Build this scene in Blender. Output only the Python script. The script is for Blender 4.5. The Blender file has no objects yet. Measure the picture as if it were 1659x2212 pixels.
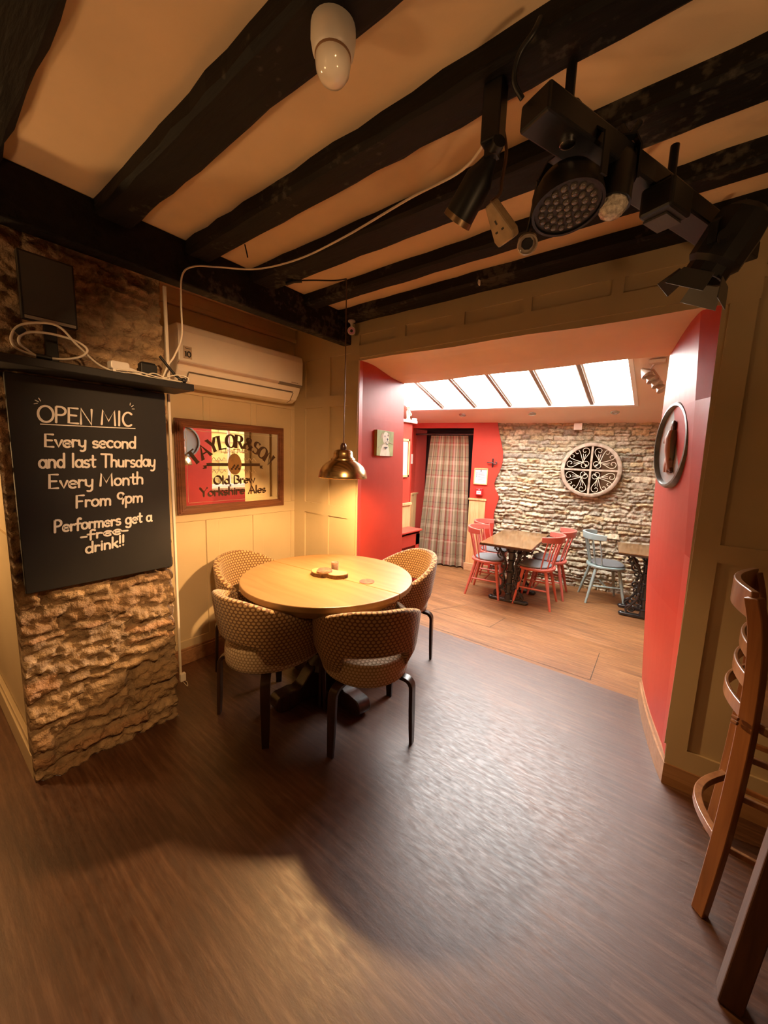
import bpy, bmesh, math, random
import numpy as np
from mathutils import Vector, Matrix

# ------------------------------------------------------------------ camera, world, light, exposure
SC = bpy.context.scene
COL = SC.collection
cam_d = bpy.data.cameras.new('camera')
cam = bpy.data.objects.new('camera', cam_d)
COL.objects.link(cam)
cam_d.sensor_fit = 'HORIZONTAL'
cam_d.sensor_width = 36.0
cam_d.lens = 36.0 * 831.0 / 1659.0
cam_d.clip_start = 0.02
cam.matrix_world = Matrix(((0.789, -0.113, 0.604, 0.0),
                           (0.614, 0.090, -0.784, 0.0),
                           (0.034, 0.990, 0.141, 1.5),
                           (0, 0, 0, 1)))
# orthonormalise the hand-rounded rotation
_q = cam.matrix_world.to_quaternion(); _q.normalize()
cam.matrix_world = Matrix.Translation((0, 0, 1.5)) @ _q.to_matrix().to_4x4()
SC.camera = cam

SKY = 18.0
BULB = 2300.0
EXPO = 0.9
world = bpy.data.worlds.new('overcast_sky')
SC.world = world
world.use_nodes = True
_bg = world.node_tree.nodes['Background']
_bg.inputs[0].default_value = (1.0, 0.97, 0.93, 1)
_bg.inputs[1].default_value = SKY
SC.view_settings.view_transform = 'Standard'
SC.view_settings.look = 'None'
SC.view_settings.exposure = EXPO
SC.view_settings.gamma = 1.0
SC.view_settings.use_curve_mapping = False
try:
    SC.cycles.max_bounces = 10
    SC.cycles.diffuse_bounces = 6
    SC.cycles.glossy_bounces = 5
    SC.cycles.transparent_max_bounces = 10
    SC.cycles.sample_clamp_indirect = 8.0
    SC.cycles.caustics_reflective = False
    SC.cycles.caustics_refractive = False
    SC.cycles.use_denoising = True
except Exception:
    pass


def lamp(name, loc, watts, color, radius):
    d = bpy.data.lights.new(name, 'POINT')
    d.energy = watts; d.color = color; d.shadow_soft_size = radius
    o = bpy.data.objects.new(name, d); COL.objects.link(o); o.location = loc
    return o


WARM = (1.0, 0.56, 0.22)
def spot(name, loc, aim, watts, color, angle, blend=0.5, radius=0.06):
    d = bpy.data.lights.new(name, 'SPOT')
    d.energy = watts; d.color = color; d.spot_size = math.radians(angle); d.spot_blend = blend; d.shadow_soft_size = radius
    o = bpy.data.objects.new(name, d); COL.objects.link(o); o.location = loc
    o.rotation_euler = (Vector(aim) - Vector(loc)).to_track_quat('-Z', 'Y').to_euler()
    return o


# unseen: wall lamp by the nook, and added fill for pier, alcove and ceiling
lamp('offscreen_lamp', (-2.85, -0.35, 1.35), 20, WARM, 0.08)
spot('fill_spot', (0.30, 0.25, 2.38), (-2.1, 0.66, 0.30), 80, (1.0, 0.54, 0.20), 24, 0.7, 0.05)  # added spot filling the lower pier, no fixture known there
lamp('offscreen_lamp', (-0.9, -2.0, 1.60), 4, WARM, 0.10)  # added weak warm fill behind the camera
spot('fill_spot', (0.35, 0.10, 2.38), (-2.5, 1.45, 1.20), 150, (1.0, 0.56, 0.24), 40, 0.8, 0.06)  # added fill aimed at the alcove and air conditioner
spot('ceiling_fill', (0.9, 0.55, 1.05), (0.7, 0.75, 2.5), 20, (1.0, 0.58, 0.26), 118, 0.8, 0.10)  # added upward fill for the right-hand ceiling
spot('ceiling_fill', (-1.5, -0.8, 1.05), (-1.4, -0.2, 2.5), 14, (1.0, 0.55, 0.24), 120, 0.8, 0.10)  # added upward fill for the left-hand ceiling

rng = random.Random(7)
R = math.radians

# ------------------------------------------------------------------ materials
MATS = {}


def new_mat(name):
    m = bpy.data.materials.new(name)
    m.use_nodes = True
    nt = m.node_tree
    return m, nt, nt.nodes['Principled BSDF']


def nd(nt, t, **kw):
    n = nt.nodes.new(t)
    for k, v in kw.items():
        setattr(n, k, v)
    return n


def c4(c):
    return (c[0], c[1], c[2], 1.0)


def ramp(nt, stops, interp='LINEAR'):
    r = nd(nt, 'ShaderNodeValToRGB')
    r.color_ramp.interpolation = interp
    el = r.color_ramp.elements
    while len(el) > 1:
        el.remove(el[-1])
    el[0].position = stops[0][0]; el[0].color = c4(stops[0][1])
    for p, c in stops[1:]:
        e = el.new(p); e.color = c4(c)
    return r


def mat(name, col, rough=0.5, metal=0.0, spec=0.5, var=0.12, scale=6.0, stretch=(1, 1, 1), bump=0.0, bscale=None,
        col2=None, coat=0.0, rvar=0.0, detail=4.0):
    if name in MATS:
        return MATS[name]
    m, nt, b = new_mat(name)
    tc = nd(nt, 'ShaderNodeTexCoord'); mp = nd(nt, 'ShaderNodeMapping')
    mp.inputs['Scale'].default_value = stretch
    nt.links.new(tc.outputs['Object'], mp.inputs[0])
    nz = nd(nt, 'ShaderNodeTexNoise')
    nz.inputs['Scale'].default_value = scale; nz.inputs['Detail'].default_value = detail
    nt.links.new(mp.outputs[0], nz.inputs['Vector'])
    c2 = col2 if col2 else tuple(min(1, x * (1 + var)) for x in col)
    c1 = col if col2 else tuple(x * (1 - var) for x in col)
    rp = ramp(nt, [(0.3, c1), (0.7, c2)])
    nt.links.new(nz.outputs['Fac'], rp.inputs[0])
    nt.links.new(rp.outputs[0], b.inputs['Base Color'])
    b.inputs['Roughness'].default_value = rough
    b.inputs['Metallic'].default_value = metal
    b.inputs['Specular IOR Level'].default_value = spec
    if coat:
        b.inputs['Coat Weight'].default_value = coat
        b.inputs['Coat Roughness'].default_value = 0.15
    if rvar:
        mr = nd(nt, 'ShaderNodeMapRange')
        mr.inputs[3].default_value = rough - rvar; mr.inputs[4].default_value = rough + rvar
        nt.links.new(nz.outputs['Fac'], mr.inputs[0]); nt.links.new(mr.outputs[0], b.inputs['Roughness'])
    if bump:
        nb = nd(nt, 'ShaderNodeTexNoise')
        nb.inputs['Scale'].default_value = bscale or scale * 4; nb.inputs['Detail'].default_value = 5
        nt.links.new(mp.outputs[0], nb.inputs['Vector'])
        bp = nd(nt, 'ShaderNodeBump'); bp.inputs['Strength'].default_value = bump
        bp.inputs['Distance'].default_value = 0.01
        nt.links.new(nb.outputs['Fac'], bp.inputs['Height'])
        nt.links.new(bp.outputs[0], b.inputs['Normal'])
    MATS[name] = m
    return m


def emit_mat(name, col, strength):
    m, nt, b = new_mat(name)
    b.inputs['Base Color'].default_value = c4(col)
    b.inputs['Emission Color'].default_value = c4(col)
    b.inputs['Emission Strength'].default_value = strength
    MATS[name] = m
    return m


def wood(name, c1, c2, rough=0.4, axis=0, scale=5.0, coat=0.0, knots=False, bump=0.05, ratio=14.0):
    """grain running along one object axis"""
    if name in MATS:
        return MATS[name]
    st = [ratio, ratio, ratio]; st[axis] = 1.0
    m, nt, b = new_mat(name)
    tc = nd(nt, 'ShaderNodeTexCoord'); mp = nd(nt, 'ShaderNodeMapping')
    mp.inputs['Scale'].default_value = st
    nt.links.new(tc.outputs['Object'], mp.inputs[0])
    n1 = nd(nt, 'ShaderNodeTexNoise'); n1.inputs['Scale'].default_value = scale
    n1.inputs['Detail'].default_value = 8; n1.inputs['Distortion'].default_value = 0.6
    nt.links.new(mp.outputs[0], n1.inputs['Vector'])
    n2 = nd(nt, 'ShaderNodeTexNoise'); n2.inputs['Scale'].default_value = 1.7; n2.inputs['Detail'].default_value = 3
    nt.links.new(tc.outputs['Object'], n2.inputs['Vector'])
    mx = nd(nt, 'ShaderNodeMath', operation='MULTIPLY_ADD')
    mx.inputs[1].default_value = 0.35
    nt.links.new(n2.outputs['Fac'], mx.inputs[0]); nt.links.new(n1.outputs['Fac'], mx.inputs[2])
    rp = ramp(nt, [(0.42, c1), (0.62, tuple((a + d) / 2 for a, d in zip(c1, c2))), (0.85, c2)])
    nt.links.new(mx.outputs[0], rp.inputs[0])
    nt.links.new(rp.outputs[0], b.inputs['Base Color'])
    b.inputs['Roughness'].default_value = rough
    if coat:
        b.inputs['Coat Weight'].default_value = coat; b.inputs['Coat Roughness'].default_value = 0.2
    bp = nd(nt, 'ShaderNodeBump'); bp.inputs['Strength'].default_value = bump; bp.inputs['Distance'].default_value = 0.01
    nt.links.new(n1.outputs['Fac'], bp.inputs['Height']); nt.links.new(bp.outputs[0], b.inputs['Normal'])
    MATS[name] = m
    return m


def floor_mat(name, dark, mid, light, rough, rvar):
    """worn wood-effect sheet flooring: boards along x, fine streaks, scuffs"""
    m, nt, b = new_mat(name)
    tc = nd(nt, 'ShaderNodeTexCoord'); mp = nd(nt, 'ShaderNodeMapping')
    mp.inputs['Scale'].default_value = (1.6, 26, 1)
    nt.links.new(tc.outputs['Object'], mp.inputs[0])
    n1 = nd(nt, 'ShaderNodeTexNoise'); n1.inputs['Scale'].default_value = 2.2; n1.inputs['Detail'].default_value = 9
    n1.inputs['Roughness'].default_value = 0.65
    nt.links.new(mp.outputs[0], n1.inputs['Vector'])
    # board to board tint
    bk = nd(nt, 'ShaderNodeTexBrick'); bk.offset = 0.37; bk.inputs['Scale'].default_value = 1.0
    bk.inputs['Brick Width'].default_value = 0.95; bk.inputs['Row Height'].default_value = 0.085
    bk.inputs['Mortar Size'].default_value = 0.0
    bk.inputs['Color1'].default_value = (0.35, 0.35, 0.35, 1); bk.inputs['Color2'].default_value = (0.65, 0.65, 0.65, 1)
    nt.links.new(tc.outputs['Object'], bk.inputs['Vector'])
    n2 = nd(nt, 'ShaderNodeTexNoise'); n2.inputs['Scale'].default_value = 1.1; n2.inputs['Detail'].default_value = 4
    nt.links.new(tc.outputs['Object'], n2.inputs['Vector'])
    a = nd(nt, 'ShaderNodeMath', operation='MULTIPLY_ADD'); a.inputs[1].default_value = 0.25
    nt.links.new(bk.outputs['Color'], a.inputs[0]); nt.links.new(n1.outputs['Fac'], a.inputs[2])
    a2 = nd(nt, 'ShaderNodeMath', operation='MULTIPLY_ADD'); a2.inputs[1].default_value = 0.3
    nt.links.new(n2.outputs['Fac'], a2.inputs[0]); nt.links.new(a.outputs[0], a2.inputs[2])
    rp = ramp(nt, [(0.52, dark), (0.78, mid), (1.0, light)])
    nt.links.new(a2.outputs[0], rp.inputs[0]); nt.links.new(rp.outputs[0], b.inputs['Base Color'])
    n3 = nd(nt, 'ShaderNodeTexNoise'); n3.inputs['Scale'].default_value = 38; n3.inputs['Detail'].default_value = 8; n3.inputs['Roughness'].default_value = 0.7
    mp3 = nd(nt, 'ShaderNodeMapping'); mp3.inputs['Scale'].default_value = (0.5, 1.6, 1); mp3.inputs['Rotation'].default_value = (0, 0, 0.12)
    nt.links.new(tc.outputs['Object'], mp3.inputs[0]); nt.links.new(mp3.outputs[0], n3.inputs['Vector'])
    mr = nd(nt, 'ShaderNodeMapRange'); mr.inputs[1].default_value = 0.34; mr.inputs[2].default_value = 0.66
    mr.inputs[3].default_value = rough - rvar; mr.inputs[4].default_value = rough + rvar
    nt.links.new(n3.outputs['Fac'], mr.inputs[0]); nt.links.new(mr.outputs[0], b.inputs['Roughness'])
    mg = nd(nt, 'ShaderNodeTexMusgrave') if False else nd(nt, 'ShaderNodeTexNoise')
    mg.inputs['Scale'].default_value = 60; mg.inputs['Detail'].default_value = 4
    mp2 = nd(nt, 'ShaderNodeMapping'); mp2.inputs['Scale'].default_value = (0.35, 2.6, 1)
    nt.links.new(tc.outputs['Object'], mp2.inputs[0]); nt.links.new(mp2.outputs[0], mg.inputs['Vector'])
    bp = nd(nt, 'ShaderNodeBump'); bp.inputs['Strength'].default_value = 0.16; bp.inputs['Distance'].default_value = 0.004
    nt.links.new(n3.outputs['Fac'], bp.inputs['Height'])
    nt.links.new(bp.outputs[0], b.inputs['Normal'])
    b.inputs['Specular IOR Level'].default_value = 0.95
    MATS[name] = m
    return m


def fabric_dots(name, ground, dot, s=0.021):
    m, nt, b = new_mat(name)
    uv = nd(nt, 'ShaderNodeUVMap'); uv.uv_map = 'uv'
    outs = []
    for off in ((0.0, 0.0), (0.5, 0.5)):
        mp = nd(nt, 'ShaderNodeVectorMath', operation='MULTIPLY_ADD')
        mp.inputs[1].default_value = (1 / s, 1 / (s * 1.732), 0); mp.inputs[2].default_value = (off[0], off[1], 0)
        nt.links.new(uv.outputs[0], mp.inputs[0])
        fr = nd(nt, 'ShaderNodeVectorMath', operation='FRACTION'); nt.links.new(mp.outputs[0], fr.inputs[0])
        ce = nd(nt, 'ShaderNodeVectorMath', operation='MULTIPLY_ADD')
        ce.inputs[1].default_value = (1, 1.732, 0); ce.inputs[2].default_value = (-0.5, -0.866, 0)
        nt.links.new(fr.outputs[0], ce.inputs[0])
        ln = nd(nt, 'ShaderNodeVectorMath', operation='LENGTH'); nt.links.new(ce.outputs[0], ln.inputs[0])
        outs.append(ln.outputs['Value'])
    mn = nd(nt, 'ShaderNodeMath', operation='MINIMUM')
    nt.links.new(outs[0], mn.inputs[0]); nt.links.new(outs[1], mn.inputs[1])
    mr = nd(nt, 'ShaderNodeMapRange'); mr.interpolation_type = 'SMOOTHSTEP'
    mr.inputs[1].default_value = 0.40; mr.inputs[2].default_value = 0.31
    mr.inputs[3].default_value = 0; mr.inputs[4].default_value = 1
    nt.links.new(mn.outputs[0], mr.inputs[0])
    nz = nd(nt, 'ShaderNodeTexNoise'); nz.inputs['Scale'].default_value = 320; nz.inputs['Detail'].default_value = 2
    tc = nd(nt, 'ShaderNodeTexCoord'); nt.links.new(tc.outputs['Object'], nz.inputs['Vector'])
    mx = nd(nt, 'ShaderNodeMix', data_type='RGBA')
    mx.inputs[6].default_value = c4(ground); mx.inputs[7].default_value = c4(dot)
    nt.links.new(mr.outputs[0], mx.inputs[0])
    m2 = nd(nt, 'ShaderNodeMix', data_type='RGBA', blend_type='MULTIPLY'); m2.inputs[0].default_value = 0.5
    nt.links.new(mx.outputs[2], m2.inputs[6]); nt.links.new(nz.outputs['Color'], m2.inputs[7])
    nt.links.new(mx.outputs[2], b.inputs['Base Color'])
    ad = nd(nt, 'ShaderNodeMath', operation='MULTIPLY_ADD'); ad.inputs[1].default_value = 0.35
    nt.links.new(nz.outputs['Fac'], ad.inputs[0]); nt.links.new(mr.outputs[0], ad.inputs[2])
    bp = nd(nt, 'ShaderNodeBump'); bp.inputs['Strength'].default_value = 0.7; bp.inputs['Distance'].default_value = 0.004
    nt.links.new(ad.outputs[0], bp.inputs['Height']); nt.links.new(bp.outputs[0], b.inputs['Normal'])
    b.inputs['Roughness'].default_value = 0.9
    b.inputs['Sheen Weight'].default_value = 0.3
    MATS[name] = m
    return m


def plaid_mat(name):
    m, nt, b = new_mat(name)
    uv = nd(nt, 'ShaderNodeUVMap'); uv.uv_map = 'uv'
    sp = nd(nt, 'ShaderNodeSeparateXYZ'); nt.links.new(uv.outputs[0], sp.inputs[0])
    base = (0.24, 0.185, 0.105); cream = (0.46, 0.36, 0.24); red = (0.27, 0.045, 0.035); dk = (0.07, 0.05, 0.04); pink = (0.48, 0.30, 0.24)
    stops = [(0.0, base), (0.09, dk), (0.105, base), (0.20, cream), (0.29, red), (0.37, base), (0.45, dk), (0.465, base),
             (0.55, red), (0.62, pink), (0.70, base), (0.78, dk), (0.80, cream), (0.87, base), (0.95, red)]
    stops2 = [(0.0, base), (0.12, cream), (0.24, base), (0.34, dk), (0.37, base), (0.5, (0.26, 0.19, 0.13)), (0.60, base),
              (0.70, cream), (0.76, red), (0.80, base), (0.92, dk), (0.95, base)]
    cs = []
    for out, k, st in ((0, 1 / 0.50, stops), (1, 1 / 0.50, stops2)):
        mu = nd(nt, 'ShaderNodeMath', operation='MULTIPLY'); mu.inputs[1].default_value = k
        nt.links.new(sp.outputs[out], mu.inputs[0])
        fr = nd(nt, 'ShaderNodeMath', operation='FRACT'); nt.links.new(mu.outputs[0], fr.inputs[0])
        rp = ramp(nt, st, 'CONSTANT'); nt.links.new(fr.outputs[0], rp.inputs[0]); cs.append(rp)
    mx = nd(nt, 'ShaderNodeMix', data_type='RGBA'); mx.inputs[0].default_value = 0.40
    nt.links.new(cs[0].outputs[0], mx.inputs[6]); nt.links.new(cs[1].outputs[0], mx.inputs[7])
    nt.links.new(mx.outputs[2], b.inputs['Base Color'])
    b.inputs['Roughness'].default_value = 0.9
    MATS[name] = m
    return m


def pane_mat(name, tint=(1, 1, 1)):
    m, nt, b = new_mat(name)
    nt.nodes.remove(b)
    out = nt.nodes['Material Output']
    tr = nd(nt, 'ShaderNodeBsdfTransparent'); tr.inputs[0].default_value = c4(tint)
    gl = nd(nt, 'ShaderNodeBsdfGlossy'); gl.inputs['Roughness'].default_value = 0.02
    mx = nd(nt, 'ShaderNodeMixShader'); mx.inputs[0].default_value = 0.05
    nt.links.new(tr.outputs[0], mx.inputs[1]); nt.links.new(gl.outputs[0], mx.inputs[2])
    nt.links.new(mx.outputs[0], out.inputs['Surface'])
    MATS[name] = m
    return m


def stone_mat(name, rough=0.85, bump=0.5):
    m, nt, b = new_mat(name)
    at = nd(nt, 'ShaderNodeAttribute'); at.attribute_name = 'stone_col'
    tc = nd(nt, 'ShaderNodeTexCoord')
    nz = nd(nt, 'ShaderNodeTexNoise'); nz.inputs['Scale'].default_value = 28; nz.inputs['Detail'].default_value = 7
    nt.links.new(tc.outputs['Object'], nz.inputs['Vector'])
    rp = ramp(nt, [(0.3, (0.62, 0.60, 0.58)), (0.55, (1, 1, 1)), (0.75, (1.0, 0.97, 0.92))])
    nt.links.new(nz.outputs['Fac'], rp.inputs[0])
    mx = nd(nt, 'ShaderNodeMix', data_type='RGBA', blend_type='MULTIPLY'); mx.inputs[0].default_value = 1
    nt.links.new(at.outputs['Color'], mx.inputs[6]); nt.links.new(rp.outputs[0], mx.inputs[7])
    nt.links.new(mx.outputs[2], b.inputs['Base Color'])
    n2 = nd(nt, 'ShaderNodeTexNoise'); n2.inputs['Scale'].default_value = 95; n2.inputs['Detail'].default_value = 6
    nt.links.new(tc.outputs['Object'], n2.inputs['Vector'])
    bp = nd(nt, 'ShaderNodeBump'); bp.inputs['Strength'].default_value = bump; bp.inputs['Distance'].default_value = 0.012
    nt.links.new(n2.outputs['Fac'], bp.inputs['Height']); nt.links.new(bp.outputs[0], b.inputs['Normal'])
    b.inputs['Roughness'].default_value = rough
    MATS[name] = m
    return m


CREAM = mat('cream_panel_paint', (0.50, 0.40, 0.25), rough=0.42, var=0.06, scale=3, bump=0.03, bscale=40)
RED = mat('red_gloss_paint', (0.45, 0.046, 0.028), rough=0.44, var=0.10, scale=2.5, bump=0.10, bscale=7, spec=0.32)
SOFFIT = mat('pale_plaster', (0.80, 0.66, 0.50), rough=0.7, var=0.05, scale=3, bump=0.05, bscale=20)
PLASTER = mat('ceiling_plaster', (0.68, 0.52, 0.35), rough=0.85, var=0.06, scale=4, bump=0.06, bscale=60)
PINKCEIL = mat('back_ceiling_plaster', (0.74, 0.60, 0.49), rough=0.75, var=0.04, scale=3, bump=0.03, bscale=40)
BLACKBEAM = mat('black_stained_timber', (0.0035, 0.0028, 0.0025), rough=0.65, spec=0.22, col2=(0.011, 0.009, 0.0075), scale=3, stretch=(1.2, 9, 9), bump=0.5, bscale=5, rvar=0.12)
# worn grey patches on the black timbers
_nt = BLACKBEAM.node_tree; _b = _nt.nodes['Principled BSDF']; _src = _b.inputs['Base Color'].links[0].from_socket
_tc = nd(_nt, 'ShaderNodeTexCoord')
_n1 = nd(_nt, 'ShaderNodeTexNoise'); _n1.inputs['Scale'].default_value = 2.3; _n1.inputs['Detail'].default_value = 3
_n2 = nd(_nt, 'ShaderNodeTexNoise'); _n2.inputs['Scale'].default_value = 34; _n2.inputs['Detail'].default_value = 6
_nt.links.new(_tc.outputs['Object'], _n1.inputs['Vector']); _nt.links.new(_tc.outputs['Object'], _n2.inputs['Vector'])
_m = nd(_nt, 'ShaderNodeMath', operation='MULTIPLY_ADD'); _m.inputs[1].default_value = 0.55
_nt.links.new(_n2.outputs['Fac'], _m.inputs[0]); _nt.links.new(_n1.outputs['Fac'], _m.inputs[2])
_r = ramp(_nt, [(0.89, (0, 0, 0)), (0.97, (1, 1, 1))]); _nt.links.new(_m.outputs[0], _r.inputs[0])
_x = nd(_nt, 'ShaderNodeMix', data_type='RGBA'); _x.inputs[7].default_value = (0.055, 0.048, 0.040, 1)
_nt.links.new(_r.outputs[0], _x.inputs[0]); _nt.links.new(_src, _x.inputs[6]); _nt.links.new(_x.outputs[2], _b.inputs['Base Color'])
FLOOR_A = floor_mat('worn_floor_dimmed', (0.034, 0.0105, 0.0045), (0.078, 0.029, 0.0125), (0.15, 0.072, 0.040), 0.47, 0.10)  # same vinyl as the back room, front room dimness put into the tone
FLOOR_B = floor_mat('worn_floor_lit', (0.085, 0.032, 0.009), (0.21, 0.085, 0.023), (0.36, 0.165, 0.055), 0.48, 0.06)  # same vinyl again, daylight brightness put into the tone
SEAM = mat('floor_seam', (0.04, 0.022, 0.012), rough=0.6)
PINE = wood('pine_boards', (0.50, 0.27, 0.10), (0.72, 0.46, 0.22), rough=0.4, axis=2, scale=3)
PINE_X = wood('pine_trim', (0.42, 0.24, 0.11), (0.62, 0.40, 0.22), rough=0.35, axis=0, scale=3)
SKIRT = wood('brown_skirting', (0.20, 0.095, 0.045), (0.34, 0.18, 0.09), rough=0.4, axis=0, scale=3)
DARKWOOD = wood('dark_walnut', (0.018, 0.009, 0.006), (0.05, 0.025, 0.016), rough=0.3, axis=2, scale=3)
MIRRORFRAME = wood('mahogany_frame', (0.10, 0.032, 0.014), (0.19, 0.07, 0.030), rough=0.4, axis=1, scale=3)
OAK = wood('light_oak_top', (0.25, 0.138, 0.050), (0.35, 0.21, 0.086), rough=0.36, axis=0, scale=2.2, ratio=9)
TABLEBROWN = wood('brown_table_top', (0.10, 0.050, 0.020), (0.22, 0.12, 0.052), rough=0.13, axis=1, scale=2.5)
STOOLWOOD = wood('varnished_beech', (0.17, 0.062, 0.020), (0.30, 0.125, 0.042), rough=0.3, axis=2, scale=3, coat=0.3)
WHITE = mat('white_plastic', (0.80, 0.76, 0.70), rough=0.35, var=0.03)
WHITEPAINT = mat('white_gloss_frame', (0.85, 0.85, 0.82), rough=0.4, var=0.03)
BLACK = mat('black_paint', (0.010, 0.010, 0.011), rough=0.5, var=0.2)
BLACKMETAL = mat('black_metal', (0.012, 0.012, 0.013), rough=0.42, var=0.3, scale=12, metal=0.2)
CASTIRON = mat('black_cast_iron', (0.012, 0.012, 0.013), rough=0.28, var=0.3, scale=20, spec=0.7)
BOARD = mat('blackboard', (0.013, 0.0122, 0.0115), rough=0.62, var=0.35, scale=2.2)
CHALK = mat('white_chalk_ink', (0.92, 0.89, 0.84), rough=0.8, var=0.04)
BRASS = mat('brushed_brass', (0.62, 0.44, 0.22), rough=0.24, metal=1.0, var=0.10, scale=3, stretch=(1, 1, 30))
CHROME = mat('steel', (0.6, 0.6, 0.6), rough=0.2, metal=1.0)
CABLE = mat('white_cable', (0.72, 0.66, 0.56), rough=0.5, var=0.05)
BROWNFLEX = mat('brown_flex', (0.10, 0.045, 0.022), rough=0.4)
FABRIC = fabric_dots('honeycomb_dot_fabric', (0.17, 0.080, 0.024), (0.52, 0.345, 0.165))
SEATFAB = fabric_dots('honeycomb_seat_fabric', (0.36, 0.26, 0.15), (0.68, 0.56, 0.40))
STONE = stone_mat('rubble_stone', bump=0.9)
CORAL = mat('coral_red_paint', (0.52, 0.125, 0.095), rough=0.38, var=0.08, scale=5)
GREYBLUE = mat('grey_blue_paint', (0.27, 0.36, 0.36), rough=0.4, var=0.08, scale=5)
PADGREY = mat('grey_seat_cloth', (0.15, 0.155, 0.16), rough=0.85, var=0.15, scale=120)
PLAID = plaid_mat('tartan_curtain_cloth')
PANE = pane_mat('clear_pane')
DISTRESSED = mat('distressed_white_wood', (0.26, 0.19, 0.13), rough=0.7, col2=(0.52, 0.43, 0.33), scale=14, bump=0.2)
SCROLLWHITE = mat('cream_ironwork', (0.66, 0.57, 0.44), rough=0.5, var=0.1, scale=20)
DARKMIRROR = mat('dark_aged_mirror', (0.16, 0.11, 0.09), rough=0.06, metal=1.0, var=0.15, scale=4)
MIRROR = mat('mirror_silver', (0.90, 0.88, 0.80), rough=0.012, metal=1.0, var=0.01)
ETCH = mat('brown_mirror_lettering', (0.055, 0.028, 0.014), rough=0.5, var=0.2)
GOLDLET = mat('gold_mirror_ornament', (0.36, 0.20, 0.07), rough=0.4, var=0.25, scale=16)
PALELET = mat('pale_etched_lettering', (0.62, 0.52, 0.30), rough=0.6, var=0.1)


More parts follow.
